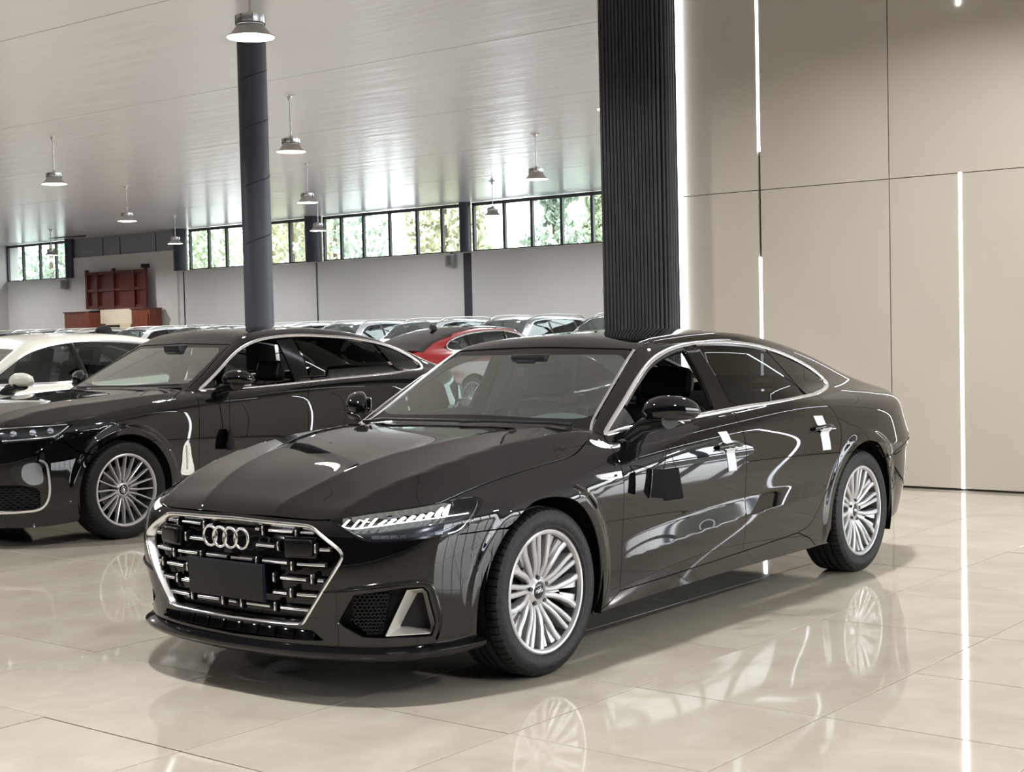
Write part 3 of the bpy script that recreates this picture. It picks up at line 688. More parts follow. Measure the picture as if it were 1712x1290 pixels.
def strip(B,name,pts,prof,m,parent,dom='sec',closed=False,mirror=False,step=.025,taper=None):
    """sweep a profile [(side,out)...] along a curve lying on the body"""
    Q,N=onsurf(B,pts,dom); n=len(Q)
    for _ in range(6):
        for A in (N,Q) if _<2 else (N,):
            av=(np.roll(A,1,0)+np.roll(A,-1,0))*.25+A*.5
            if closed: A[:]=av
            else: A[1:-1]=av[1:-1]
    N/=np.linalg.norm(N,axis=1,keepdims=True)
    a=np.roll(Q,1,0);b=np.roll(Q,-1,0)
    if not closed: a[0]=Q[0]; b[-1]=Q[-1]
    T=b-a; T/=np.linalg.norm(T,axis=1,keepdims=True); S=np.cross(T,N); S/=np.linalg.norm(S,axis=1,keepdims=True)
    k=len(prof); V=[]
    for i in range(n):
        w=1 if taper is None else taper(i/(n-1))
        for s,h in prof: V.append(Q[i]+S[i]*s*w+N[i]*h)
    F=[]
    for i in range(n if closed else n-1):
        j=(i+1)%n
        for q in range(k-1): F.append((i*k+q,i*k+q+1,j*k+q+1,j*k+q))
    V=np.array(V); o=me_obj(name,V,F,m,parent,True); o.data.set_sharp_from_angle(angle=R(50)); r=[o]
    if mirror:
        o2=me_obj(name,V*[1,-1,1],[f[::-1] for f in F],m,parent,True); o2.data.set_sharp_from_angle(angle=R(50)); r.append(o2)
    return r if mirror else o
# ---------------------------------------------------------------- wheels
def tyre(name,Rt,Rr,w,m,parent,blocks=66):
    """wheel axis y, outer face towards +y"""
    h=w/2
    prof=[(Rr-.004,h*.80),(Rr+.004,h*.90),(Rr+.020,h*.985),(Rr+.030,h*.99),(Rr+.034,h*1.0),(Rr+.05,h*1.03),(Rr+.072,h*1.01),(Rt-.018,h*.95),(Rt-.014,h*.94),
          (Rt-.007,h*.88),(Rt-.002,h*.76),(Rt-.001,h*.58),(Rt-.009,h*.565),(Rt-.009,h*.50),(Rt,h*.485),(Rt,h*.20),(Rt-.009,h*.185),(Rt-.009,h*.10),(Rt,h*.085),(Rt,-h*.10),(Rt-.009,-h*.115),(Rt-.009,-h*.2),(Rt,-h*.215),
          (Rt,-h*.50),(Rt-.009,-h*.515),(Rt-.009,-h*.58),(Rt-.001,-h*.60),(Rt-.003,-h*.80),(Rt-.03,-h*.98),(Rr+.03,-h*1.0),(Rr,-h*.85)]
    slots={8:.004,9:.007,10:.008,11:.008,26:.008,27:.007}
    V=[];F=[];k=len(prof); n=blocks*3
    for i in range(n):
        b,ph=divmod(i,3); a=2*PI*(b+(0,.80,.86)[ph])/blocks if ph else 2*PI*b/blocks
        cut=ph==2
        a=2*PI*(b+(.0,.84,.90)[ph])/blocks
        for q,(r,y) in enumerate(prof):
            rr=r-(slots.get(q,0) if cut else 0)
            sk=.012*math.sin(q*.9) if 12<q<26 else 0
            V.append((rr*math.cos(a+sk),y,rr*math.sin(a+sk)))
    for i in range(n):
        j=(i+1)%n
        for q in range(k-1): F.append((i*k+q,i*k+q+1,j*k+q+1,j*k+q))
    o=me_obj(name,V,F,m,parent,True); o.data.set_sharp_from_angle(angle=R(28)); return o
def rib(bm,pts,wid,dep,ridge=.35,z0=-.05,mi=0):
    """raised bar along pts [(x,z,y_top)] with half widths wid, bevelled ridge"""
    n=len(pts); rows=[]
    for i in range(n):
        a=Vector(pts[max(i-1,0)]); b=Vector(pts[min(i+1,n-1)]); t=(b-a); s=Vector((-t.y,t.x)); s.normalize()
        p=pts[i]; w=wid[i]; y=p[2]; row=[]
        for u,dy in ((-1,-dep),(-1,-.008),(-.80,-.002),(ridge*-1,.0015),(ridge,.0015),(.80,-.002),(1,-.008),(1,-dep)):
            row.append(bm.verts.new((p[0]+s.x*w*u,y+dy,p[1]+s.y*w*u)))
        rows.append(row)
    for i in range(n-1):
        for q in range(7):
            f=bm.faces.new((rows[i][q],rows[i+1][q],rows[i+1][q+1],rows[i][q+1])); f.material_index=mi
def rot2(p,a): c,s=math.cos(a),math.sin(a); return (p[0]*c-p[1]*s,p[0]*s+p[1]*c)
def make_wheel(parent,Rt,Rr,w,style,loc,side=1,capmark='rings',spin=0.):
    h=w/2
    prof=[(Rr+.008,h*.88),(Rr+.010,h*.93),(Rr+.004,h*.955),(Rr-.004,h*.94),(Rr-.010,h*.86),(Rr-.014,h*.62),(Rr-.018,h*.5)]
    V,F=lathe(prof,96,'y'); bm=bmesh.new(); vs=[bm.verts.new(v) for v in V]
    for f in F: bm.faces.new([vs[i] for i in f])
    mi_face=h*.80
    if style=='y':
        for k in range(10):
            A=2*PI*k/10+PI/2+.0
            def S(r,a,y): return (*rot2((r*math.cos(a),r*math.sin(a)),A),y)
            sw=-.10; odd=k%2
            a1,a2,a3,a4=(.16,.15,.20,.265) if odd else (.135,.095,.085,.078)
            for sg in (-1,1):
                pts=[S(.052,sg*.22,mi_face-.040),S(.075,sg*a1+sw*.2,mi_face-.028),S(.11,sg*a2+sw*.6,mi_face-.016),S(.15,sg*(a2*.4+a3*.6)+sw*.9,mi_face-.008),S(.20,sg*a3*1.06+sw,mi_face-.003),S(Rr-.004,sg*a4+sw,mi_face+.004)]
                rib(bm,pts,[.011,.0112,.0118,.013,.0145,.0165] if odd else [.011,.0105,.0105,.011,.012,.013],.045,.22)
                if odd: # flat recessed blade inside the wide Y
                    rib(bm,[S(.150,sg*.07+sw,mi_face-.030),S(.20,sg*.105+sw,mi_face-.018),S(Rr-.004,sg*.135+sw,mi_face-.008)],[.004,.012,.020],.02,.78)
            pts=[S(.06,0+sw*.1,mi_face-.050),S(.11,sw*.6,mi_face-.036),S(.145,sw*.9,mi_face-.030)]
            rib(bm,pts,[.010,.009,.004],.03,.5)
        hubr,hd=.066,.030
    else:
        for k in range(10):
            A=2*PI*k/10+PI/2
            for sg in (-1,1):
                pts=[(*rot2((.055,sg*.012),A),mi_face-.030),(*rot2((.12,sg*.017),A),mi_face-.012),(*rot2((Rr-.006,sg*.042),A),mi_face+.002)]
                rib(bm,pts,[.0075,.0065,.0060],.03,.2)
        hubr,hd=.062,.028
    # hub disc with lug pockets
    hp=[(.034,mi_face-.030),(.040,mi_face-.022),(.050,mi_face-.026),(hubr,mi_face-.038),(hubr+.004,mi_face-.075)]
    V,F=lathe(hp,40,'y'); vs=[bm.verts.new(v) for v in V]
    for f in F: bm.faces.new([vs[i] for i in f])
    bmesh.ops.recalc_face_normals(bm,faces=bm.faces)
    o=bm_obj('wheel',bm,M['alloy'],parent,16)
    o.location=loc; o.rotation_euler=(0,spin,0 if side>0 else PI)
    ty=tyre('tyre',Rt,Rr,w,M['rubber'],o)
    lathe_obj('barrel',[(Rr-.012,h*.80),(Rr-.022,h*.4),(Rr-.03,-h*.7),(Rr-.08,-h*.75)],M['alloy_dark'],o,64,'y')
    lathe_obj('brake_disc',[(.07,-.010),(.075,.012),(.165,.012),(.165,-.012),(.07,-.012)],M['iron'],o,48,'y')
    lathe_obj('wheel_well_shadow_plate',[(.002,-.03),(Rr-.034,-.03)],M['liner'],o,40,'y').name='shade_disc'  # black disc stands in for the shade seen between the spokes
    cp=lathe_obj('hub_cap',[(.0005,mi_face-.0255),(.028,mi_face-.0245),(.0335,mi_face-.0275),(.035,mi_face-.032)],M['gloss_black'],o,32,'y')
    bm=bmesh.new()
    if capmark=='rings':
        for q in range(4): ring(bm,Vector(((q-1.5)*.0088,mi_face-.0235,0)),.0068,.0009,'y')
    else:
        ring(bm,Vector((0,mi_face-.0235,0)),.022,.0016,'y')
        bx(bm,(0,mi_face-.0235,0),(.004,.002,.028)); bx(bm,(-.008,mi_face-.0235,.0),(.0035,.002,.018)); bx(bm,(.008,mi_face-.0235,.0),(.0035,.002,.018))
    bm_obj('cap_emblem',bm,M['chrome'],o,40)
    for k in range(5):
        bm=bmesh.new()
        a=2*PI*k/5+PI/2; c=Vector((.056*math.cos(a),mi_face-.030,.056*math.sin(a)))
        r=bmesh.ops.create_cone(bm,cap_ends=True,segments=6,radius1=.0095,radius2=.0085,depth=.016)
        bmesh.ops.rotate(bm,cent=(0,0,0),matrix=Matrix.Rotation(PI/2,3,'X'),verts=r['verts']); bmesh.ops.translate(bm,vec=c,verts=r['verts'])
        bm_obj('wheel_bolt',bm,M['satin_black' if style=='y' else 'iron'],o,30)
    return o
def ring(bm,c,r,t,axis='x',n=36,k=8,mi=0,flat=1.):
    rows=[]
    for i in range(n):
        a=2*PI*i/n; row=[]
        for j in range(k):
            b=2*PI*j/k; rr=r+t*math.cos(b); d=t*math.sin(b)*flat
            p=(d,rr*math.cos(a),rr*math.sin(a)) if axis=='x' else (rr*math.cos(a),d,rr*math.sin(a)) if axis=='y' else (rr*math.cos(a),rr*math.sin(a),d)
            row.append(bm.verts.new(Vector(p)+c))
        rows.append(row)
    for i in range(n):
        for j in range(k):
            f=bm.faces.new((rows[i][j],rows[(i+1)%n][j],rows[(i+1)%n][(j+1)%k],rows[i][(j+1)%k])); f.smooth=True; f.material_index=mi
# ---------------------------------------------------------------- shared car pieces
def seat(parent,x,y,front=True,wid=.52):
    bm=bmesh.new()
    bx(bm,(x,y,.42),(.50,wid,.16),bev=.05,seg=3)
    for s in (-1,1): bx(bm,(x,y+s*(wid/2-.05),.46),(.46,.09,.16),bev=.04,seg=3)
    o=bm_obj('seat_cushion',bm,M['leather'],parent,50)
    bm=bmesh.new(); T=Matrix.Rotation(R(-16),3,'Y')
    bx(bm,(x-.30,y,.74),(.13,wid*.94,.58),rot=T,bev=.05,seg=3)
    for s in (-1,1): bx(bm,(x-.27,y+s*(wid/2-.07),.74),(.13,.08,.50),rot=T,bev=.035,seg=3)
    bm_obj('seat_back',bm,M['leather'],parent,50)
    bm=bmesh.new(); bx(bm,(x-.395,y,1.135),(.10,.29,.17),rot=T,bev=.045,seg=3)
    h=bm_obj('headrest',bm,M['leather'],parent,60)
    bm=bmesh.new()
    for s in (-1,1): bx(bm,(x-.385,y+s*.07,1.03),(.012,.012,.10))
    bm_obj('headrest_post',bm,M['chrome'],h,None)
def interior(parent,xw=-.9,dashm='dash',roof_z=1.36):
    """xw: x of the steering wheel"""
    for y in (.38,-.38): seat(parent,xw-.42,y)
    bm=bmesh.new(); x=xw-1.72
    bx(bm,(x,0,.44),(.50,1.30,.16),bev=.05); T=Matrix.Rotation(R(-24),3,'Y'); bx(bm,(x-.32,0,.76),(.14,1.30,.56),rot=T,bev=.05)
    for y in (-.42,0,.42): bx(bm,(x-.46,y,1.06),(.09,.26,.12),rot=T,bev=.035)
    bm_obj('rear_bench',bm,M['leather'],parent,50)
    # dashboard: a lofted shelf with a hood over the instruments
    prof=[]
    V=[];F=[];ys=np.linspace(-.70,.70,29); k=0
    for y in ys:
        hump=.060*math.exp(-((y-.36)/.24)**2)
        top=.975+hump-.02*(abs(y)/.7)**2
        row=[(xw+.33,y,.92),(xw+.22,y,min(top-.035,.985)),(xw+.10,y,top),(xw+.04,y,top-.002),(xw+.015,y,top-.04),(xw+.06,y,.80),(xw+.12,y,.62),(xw+.28,y,.40)]
        V+=row; k=len(row)
    for i in range(len(ys)-1):
        for q in range(k-1): F.append((i*k+q,i*k+q+1,(i+1)*k+q+1,(i+1)*k+q))
    me_obj('dashboard',V,F,M[dashm],parent,True)
    box('centre_screen',(xw+.035,0,.80),(.02,.30,.13),M['gloss_black'],parent,.008,(('Y'),R(-12)))
    box('centre_console',(xw-.35,0,.42),(1.1,.24,.30),M['satin_black'],parent,.03)
    bm=bmesh.new(); ring(bm,Vector((0,0,0)),.185,.016,'x',40,10)
    bx(bm,(0,0,0),(.03,.15,.11),bev=.02); bx(bm,(0,0,0),(.018,.36,.035),bev=.006); bx(bm,(0,0,-.09),(.018,.045,.17),bev=.006)
    o=bm_obj('steering_wheel',bm,M['satin_black'],parent,50); o.location=(xw-.02,.38,.895); o.rotation_euler=(0,R(-22),0)
    box('floor_pan',(xw-.75,0,.26),(2.5,1.62,.06),M['matte_black'],parent)
    box('rear_shelf',(xw-2.32,0,.93),(.50,1.15,.04),M['trim_grey'] if dashm=='dash' else M['matte_black'],parent,.01)
    box('firewall',(xw+.42,0,.56),(.04,1.5,.70),M['matte_black'],parent)
def door_mirror(parent,loc,side,m,L=.21,H=.145,yaw=.4):
    """mirror head: an egg-like cap with a flat rear, on an arm that meets the door"""
    V=[];F=[];n=28;k=15
    for i in range(k):
        u=i/(k-1); y=(u-.42)*L*1.05                       # along the car's width, towards outside
        e=(1-abs(2*u-1)**2.6)**.5 if 0<u<1 else 0.0
        ht=H*.5*max(e,.02)*(1.02-.22*u); dp=.090*max(e,.02)*(1.05-.35*u)
        zc=.012*math.sin(u*PI)
        for j in range(n):
            a=2*PI*j/n; c,s=math.cos(a),math.sin(a)
            x=dp*(abs(c)**.8)*(1 if c>0 else -.38)*(1 if c>=0 else 1)
            z=ht*(abs(s)**.85)*(1 if s>0 else -1)*(1. if s>0 else .80)
            V.append((x-.02*u,side*y,z+zc))
    for i in range(k-1):
        for j in range(n):
            f=(i*n+j,i*n+(j+1)%n,(i+1)*n+(j+1)%n,(i+1)*n+j); F.append(f if side>0 else f[::-1])
    F.append(tuple(range(n))[::-1] if side>0 else tuple(range(n))); F.append(tuple(range((k-1)*n,k*n)) if side>0 else tuple(range((k-1)*n,k*n))[::-1])
    o=me_obj('wing_mirror',V,F,m,parent,True); o.data.set_sharp_from_angle(angle=R(60)); o.location=loc; o.rotation_euler=(0,0,side*yaw)
    bm=bmesh.new()
    a=Vector((.03,-side*.09,-.055)); b=Vector((.06,-side*.175,-.14))
    rows=[]
    for p,w,hh in ((Vector((.0,side*.02,-.035)),.075,.04),(a,.07,.04),(b,.085,.05)):
        row=[bm.verts.new(p+Vector((w*math.cos(t),0,hh*math.sin(t)))) for t in [2*PI*q/14 for q in range(14)]]; rows.append(row)
    for i in range(2):
        for q in range(14): bm.faces.new((rows[i][q],rows[i][(q+1)%14],rows[i+1][(q+1)%14],rows[i+1][q]))
    bm.faces.new(rows[2]); bm.faces.new(rows[0][::-1]); bmesh.ops.recalc_face_normals(bm,faces=bm.faces)
    Ri=Matrix.Rotation(-side*yaw,3,'Z')
    for v in bm.verts: v.co=Ri@v.co
    bm_obj('mirror_arm',bm,M['gloss_black'],o,60)
    # thin seam and mirror glass
    bm=bmesh.new(); bx(bm,(-.048,side*.018,0),(.006,L*.72,H*.62),bev=.002); bm_obj('mirror_glass',bm,M['chrome'],o,30)
    tube('mirror_seam',[(.105*math.cos(t)*.93-.006 if math.cos(t)>0 else .04*math.cos(t),side*(.016+.115*math.sin(t)),-.028) for t in np.linspace(-1.2,1.3,14)],.0016,M['matte_black'],o,4)
    return o
# ---------------------------------------------------------------- the black fastback in the foreground
def mir(pts): return [np.array([p[0],-p[1],p[2]]) for p in pts]
def arc(wx,hub,r,a0,a1,B,n=40):
    a=np.linspace(R(a0),R(a1),n); P=np.stack([wx+r*np.cos(a),0*a+.93,hub+r*np.sin(a)],1)
    P[:,1]=B.b(P[:,0]); P[:,1]+=B.prof(P[:,2])
    return list(P)
def liner(parent,wx,hub,r,B,side):
    V=[];F=[];n=30
    for i in range(n):
        a=R(-20+222*i/(n-1))
        for y,rr in ((.915,r+.012),(.60,r+.03),(.595,.02)): V.append((wx+rr*math.cos(a),side*y,hub+rr*math.sin(a)))
    for i in range(n-1):
        for q in range(2): F.append((i*3+q,i*3+q+1,i*3+q+4,i*3+q+3))
    return me_obj('wheel_arch_liner',V,F,M['liner'],parent,True)
FE=dict(
 nose0=[.885,0,.722], nose1=[.871,.17,.722], hood_front=[[.871,.172,.721],[.846,.441,.718],[.834,.492,.721]],
 hl_top=[[.834,.492,.721],[.801,.561,.731],[.757,.613,.741],[.641,.727,.756],[.521,.794,.769],[.415,.830,.778],[.367,.846,.778]], nshut=5,
 shut=[[.521,.794,.769],[.421,.800,.790],[.283,.808,.815],[.053,.812,.845],[-.138,.815,.865],[-.297,.818,.879],[-.364,.812,.892],[-.475,.781,.924],[-.612,.722,.966]],
 cowl1=[-.53,.45,.972], cowl0=[-.49,0,.975],
 door_front=[[-.628,.790,.955],[-.600,.849,.890],[-.569,.907,.831],[-.562,.929,.77],[-.572,.924,.64],[-.572,.923,.459],[-.570,.912,.303],[-.574,.902,.259]],
 fend_low=[[-.574,.902,.259],[-.50,.895,.215],[-.398,.891,.186]],
 fb_gap=[[.283,.936,.651],[.428,.905,.651],[.533,.876,.651]],
 belt_f=[[-.628,.790,.955],[-.85,.808,.972],[-1.40,.813,.992],[-1.751,.805,1.006]],
 belt_r=[[-1.751,.805,1.006],[-1.92,.81,1.010],[-2.22,.816,1.019],[-2.456,.817,1.028],[-2.655,.812,1.036]],
 door_mid=[[-1.751,.805,1.006],[-1.690,.873,.950],[-1.673,.921,.839],[-1.674,.926,.725],[-1.674,.925,.52],[-1.670,.918,.31],[-1.667,.912,.287]],
 bottom_f=[[-.574,.902,.259],[-1.0,.905,.268],[-1.40,.909,.279],[-1.667,.912,.287]],
 bottom_r=[[-1.667,.912,.287],[-2.053,.916,.302],[-2.26,.92,.312]],
 rear_edge=[[-2.655,.812,1.036],[-2.694,.905,.943],[-2.725,.932,.861],[-2.712,.943,.771],[-2.672,.936,.65],[-2.600,.934,.545],[-2.480,.932,.415],[-2.386,.925,.341],[-2.26,.92,.312]],
 sill=[[-.398,.891,.180],[-.836,.890,.192],[-1.497,.89,.200],[-2.10,.897,.200],[-2.50,.90,.205]],
 dlo_top=[[-2.655,.812,1.036],[-2.80,.79,1.05],[-2.92,.76,1.068],[-2.972,.738,1.085],[-2.969,.717,1.107],[-2.902,.693,1.157],[-2.75,.669,1.221],[-2.552,.646,1.279],[-2.353,.627,1.318],[-2.15,.614,1.339],[-1.95,.605,1.349],[-1.748,.602,1.348],[-1.529,.613,1.332],[-1.362,.634,1.306],[-1.212,.657,1.265],[-1.051,.69,1.192],[-.888,.727,1.103],[-.766,.751,1.034],[-.667,.771,.976],[-.628,.79,.955]],
 ws_side=[[-.612,.722,.966],[-.681,.690,1.006],[-.931,.636,1.160],[-1.133,.592,1.279],[-1.212,.578,1.322]],
 ws_top=[[-1.190,0,1.350],[-1.190,.20,1.347],[-1.197,.411,1.336],[-1.212,.578,1.322]],
 roof_edge=[[-1.212,.578,1.322],[-1.5,.545,1.38],[-1.9,.530,1.40],[-2.3,.530,1.39],[-2.70,.535,1.34]],
 bl_top=[[-2.70,.535,1.34],[-2.72,.30,1.36],[-2.74,0,1.37]],
 hatch_edge=[[-2.70,.535,1.34],[-3.1,.53,1.25],[-3.5,.53,1.12],[-3.85,.56,1.03],[-4.05,.60,.95]], nbl=4,
 tail_edge=[[-4.05,.60,.95],[-3.95,.74,.86],[-3.80,.84,.72],[-3.42,.925,.64]],
 a0=48.4,a1=204,r0=-16,r1=171,
)
# front arch runs from the sill end (rear of wheel) over the top to the bumper gap
def build_hero(root):
    B=Body(HERO); f=FE
    f=dict(f)
    f['hl_rest_up']=[[.533,.876,.651],[.494,.888,.666],[.431,.897,.721],[.360,.874,.764],[.353,.864,.770],[.367,.846,.778]]
    P=M['black_paint']
    # ---- hood
    half=line([f['nose0'],f['nose1']],.02)[:-1]+crom(f['hood_front'],.02)[:-1]+crom(f['hl_top'][:5],.02)[:-1]+crom(f['shut'],.025)
    left=half+crom([f['shut'][-1],f['cowl1'],f['cowl0']],.025)[1:]
    patch(B,'hood','sec',left+mir(left[1:-1][::-1]),P,root,uvw=(.016,.020))
    # ---- fender
    ar=arc(0.,B.hub,B.arch,204,48.4,B)
    out=crom(f['shut'],.025)[:-1]+line([f['shut'][-1],f['door_front'][0]],.02)[:-1]+crom(f['door_front'],.025)[:-1]+line(f['fend_low'],.02)[:-1]+ar[:-1]+crom(f['fb_gap'],.02)[:-1]+crom(f['hl_rest_up'],.012)[:-1]+crom(f['hl_top'][4:][::-1],.02)[:-1]
    patch(B,'fender','sec',out,P,root,mirror=True,sp=.022,rings=(0.,))
    fd=crom(f['door_front'],.025)[::-1][:-1]+crom(f['belt_f'],.03)[:-1]+crom(f['door_mid'],.025)[:-1]+line(f['bottom_f'][::-1],.03)[:-1]
    # handle pocket areas stay as part of the skin
    fdo=patch(B,'front_door','sec',fd,P,root,mirror=True,uvw=(.018,.009),rings=(0.,))
    rd=crom(f['door_mid'],.025)[::-1][:-1]+crom(f['belt_r'],.03)[:-1]+crom(f['rear_edge'],.02)[:-1]+line(f['bottom_r'][::-1],.03)[:-1]
    rdo=patch(B,'rear_door','sec',rd,P,root,mirror=True,uvw=(.018,.009),rings=(B.rear,))
    sl=line(f['bottom_f'],.03)[:-1]+line(f['bottom_r'],.03)[:-1]+line([f['bottom_r'][-1],[-2.40,.925,.262],f['sill'][-1]],.02)[:-1]+line(f['sill'][::-1],.03)[:-1]+line([f['sill'][0],f['fend_low'][1],f['bottom_f'][0]],.02)[:-1]
    patch(B,'sill','sec',sl,P,root,mirror=True)
    sf=crom(f['ws_side'],.025)[:-1]+crom(f['roof_edge'],.03)[:-1]+crom(f['hatch_edge'],.03)[:-1]+line(f['tail_edge'],.02)[:-1]
    # arch runs rear -> front: angle 136 deg is ahead; wheel local +x is forward
    arr2=arc(B.rear,B.hub,B.arch,134,-20,B)
    sf+=line([f['tail_edge'][-1],arr2[0]],.02)[:-1]+arr2[:-1]+line([arr2[-1],f['sill'][-1],[-2.40,.925,.262],f['bottom_r'][-1]],.02)[:-1]+crom(f['rear_edge'][:],.02)[::-1][:-1]
    sf+=crom(f['dlo_top'],.02)[:-1]+line([f['dlo_top'][-1],f['ws_side'][0]],.02)[:-1]
    patch(B,'side_frame','sec',sf,P,root,mirror=True,sp=.022,rings=(B.rear,))
    # ---- roof and screens
    top=crom(f['ws_top'],.03)[:-1]+crom(f['roof_edge'],.03)[:-1]+crom(f['bl_top'],.03)
    patch(B,'roof_panel','sec',top+mir(top[1:-1][::-1]),P,root,sp=.04)
    wsb=[[-.612,.712,.966],[-.56,.60,.972],[-.52,.35,.977],[-.505,0,.98]]
    w=crom(wsb[::-1],.03)[:-1]+crom([[p[0],p[1]-.006,p[2]] for p in f['ws_side']],.025)[:-1]+crom(f['ws_top'][::-1],.03)
    wl=w
    frame_in=crom([[-.66,0,1.03],[-.665,.35,1.025],[-.70,.60,1.01],[-.735,.652,1.03]],.03)[:-1]+crom([[-.735,.652,1.03],[-.931,.617,1.155],[-1.11,.58,1.262]],.03)[:-1]+crom([[-1.11,.58,1.262],[-1.155,.53,1.30],[-1.150,.41,1.31],[-1.135,.2,1.318],[-1.13,0,1.32]],.03)
    full=wl+mir(wl[1:-1][::-1]); hole=frame_in+mir(frame_in[1:-1][::-1])
    ws=patch(B,'windscreen','sec',hole,M['glass_front'],root,sp=.06,off=.004,inset=-.002,flange=0)
    patch(B,'black_border','sec',full,M['gloss_black'],ws,holes=[hole],sp=.05,off=.004,inset=.003,flange=.006)
    hb=crom([[-2.73,0,1.36],[-2.71,.28,1.355],[-2.70,.48,1.34]],.03)[:-1]+crom([[-2.70,.50,1.34],[-3.1,.49,1.25],[-3.5,.48,1.12],[-3.72,.47,1.06]],.03)[:-1]+crom([[-3.72,.47,1.06],[-3.74,.2,1.07],[-3.74,0,1.07]],.03)
    he=crom([[-2.74,0,1.37],[-2.72,.30,1.36],[-2.70,.53,1.34]],.03)[:-1]+crom(f['hatch_edge'],.03)[:-1]+line([f['hatch_edge'][-1],[-4.12,.3,.96],[-4.13,0,.96]],.03)
    patch(B,'boot_lid','sec',he+mir(he[1:-1][::-1]),P,root,holes=[hb+mir(hb[1:-1][::-1])],sp=.04)
    patch(B,'rear_window','sec',hb+mir(hb[1:-1][::-1]),M['glass_side'],root,sp=.08,off=.003,inset=.001,flange=0)
    # ---- rear bumper (rear plan rays) and tail lights
    rb=line([[-3.42,.925,.64],[-3.80,.84,.72],[-3.95,.74,.70],[-4.15,.3,.70],[-4.17,0,.70]],.03)
    rarc=arc(B.rear,B.hub,B.arch,134,196,B)
    bot=line([[-3.38,.91,.235],[-3.60,.88,.26],[-3.85,.75,.27],[-4.0,.4,.28],[-4.03,0,.28]],.03)
    h=line([rarc[-1],[-3.38,.91,.235]],.02)
    lp=rb[::-1]+[p for p in rarc]+h[1:-1]+bot
    patch(B,'rear_bumper','rear',lp+mir(lp[1:-1][::-1]),P,root,sp=.04)
    tl=line([[-3.93,.745,.80],[-4.04,.60,.85],[-4.10,.3,.87],[-4.11,0,.87]],.03)+line([[-4.15,0,.705],[-4.15,.3,.705],[-3.95,.74,.705],[-3.83,.82,.735]],.03)
    patch(B,'tail_light','rear',tl,M['tail_red'],root,sp=.04,mirror=True,inset=.001)
    # ---- window trim, glass
    loop=crom(f['dlo_top'],.02)[:-1]+crom([f['dlo_top'][-1],[-.85,.808,.972],[-1.40,.813,.992],[-1.92,.81,1.010],[-2.22,.816,1.019],[-2.456,.817,1.028],f['dlo_top'][0]],.02)[:-1]
    strip(B,'window_trim',loop,[(-.014,-.012),(-.013,.002),(-.008,.0055),(.005,.0055),(.010,.002),(.012,-.012)],M['chrome'],root,closed=True,mirror=True)
    bpil=[[-1.592,.625,1.325],[-1.72,.615,1.334],[-1.735,.68,1.24],[-1.745,.76,1.10],[-1.752,.795,1.015],[-1.575,.80,1.008],[-1.60,.72,1.16]]
    patch(B,'door_pillar','sec',line(bpil,.03,True),M['gloss_black'],root,mirror=True,off=.003,flange=.03)
    rg=line([[-1.745,.61,1.332],[-1.95,.61,1.338],[-2.15,.62,1.328]],.03)[:-1]+crom([[-2.15,.62,1.328],[-2.33,.632,1.308],[-2.43,.645,1.292]],.03)[:-1]+line([[-2.43,.645,1.292],[-2.585,.80,1.050]],.03)[:-1]+line([[-2.585,.80,1.045],[-2.22,.81,1.030],[-1.92,.805,1.022],[-1.765,.80,1.016]],.03)[:-1]+line([[-1.765,.80,1.016],[-1.755,.72,1.16]],.03)
    patch(B,'rear_side_window','sec',rg,M['glass_dark'],root,mirror=True,off=.006,flange=0,inset=-.002,sp=.06)
    qg=line([[-2.455,.65,1.285],[-2.552,.66,1.262],[-2.74,.68,1.208],[-2.88,.70,1.150],[-2.94,.72,1.105],[-2.935,.74,1.085],[-2.86,.775,1.068],[-2.61,.805,1.050]],.03,True)
    patch(B,'quarter_window','sec',qg,M['glass_dark'],root,mirror=True,off=.006,flange=0,inset=-.001,sp=.06)
    strip(B,'window_divider',line([[-2.435,.648,1.296],[-2.60,.80,1.045]],.03),[(-.012,-.006),(-.010,-.001),(.010,-.001),(.012,-.006)],M['gloss_black'],root,mirror=True)
    # far front window is closed, near one is wound down: rubber guide and inner frame stay
    fg=line([[-.80,.75,1.03],[-.888,.735,1.09],[-1.051,.70,1.18],[-1.212,.668,1.252],[-1.362,.645,1.293],[-1.52,.625,1.318],[-1.59,.62,1.32],[-1.60,.72,1.16],[-1.575,.80,1.01],[-1.4,.81,1.002],[-.86,.80,.985]],.03,True)
    o=patch(B,'front_side_window','sec',fg,M['glass_side'],root,off=.006,flange=0,sp=.08,mirror=True); bpy.data.objects.remove(o[0]); o[1].name='front_side_window'
    sail=line([[-.655,.775,.972],[-.766,.752,1.030],[-.845,.735,1.078],[-.862,.79,.99],[-.80,.80,.982]],.03,True)
    patch(B,'sail_panel','sec',sail,M['satin_black'],root,off=.004,mirror=True,flange=.01)
    strip(B,'window_seal',crom([[-.86,.74,1.075],[-.96,.715,1.130],[-1.06,.695,1.180],[-1.212,.665,1.25],[-1.362,.643,1.29],[-1.52,.622,1.315],[-1.585,.62,1.322]],.03),[(-.012,-.03),(-.010,-.004),(.010,-.004),(.012,-.03)],M['satin_black'],root,mirror=True)
    strip(B,'screen_trim',crom([[p[0],p[1]-.012,p[2]] for p in f['ws_side']],.03),[(-.008,-.002),(-.006,.003),(.006,.003),(.008,-.002)],M['chrome'],root,mirror=True)
    # ---- front bumper
    hexo=[[.905,0,.699],[.86,.415,.692],[.85,.441,.682],[.850,.579,.600],[.850,.584,.588],[.885,.400,.330],[.89,.372,.314],[.915,0,.311]]
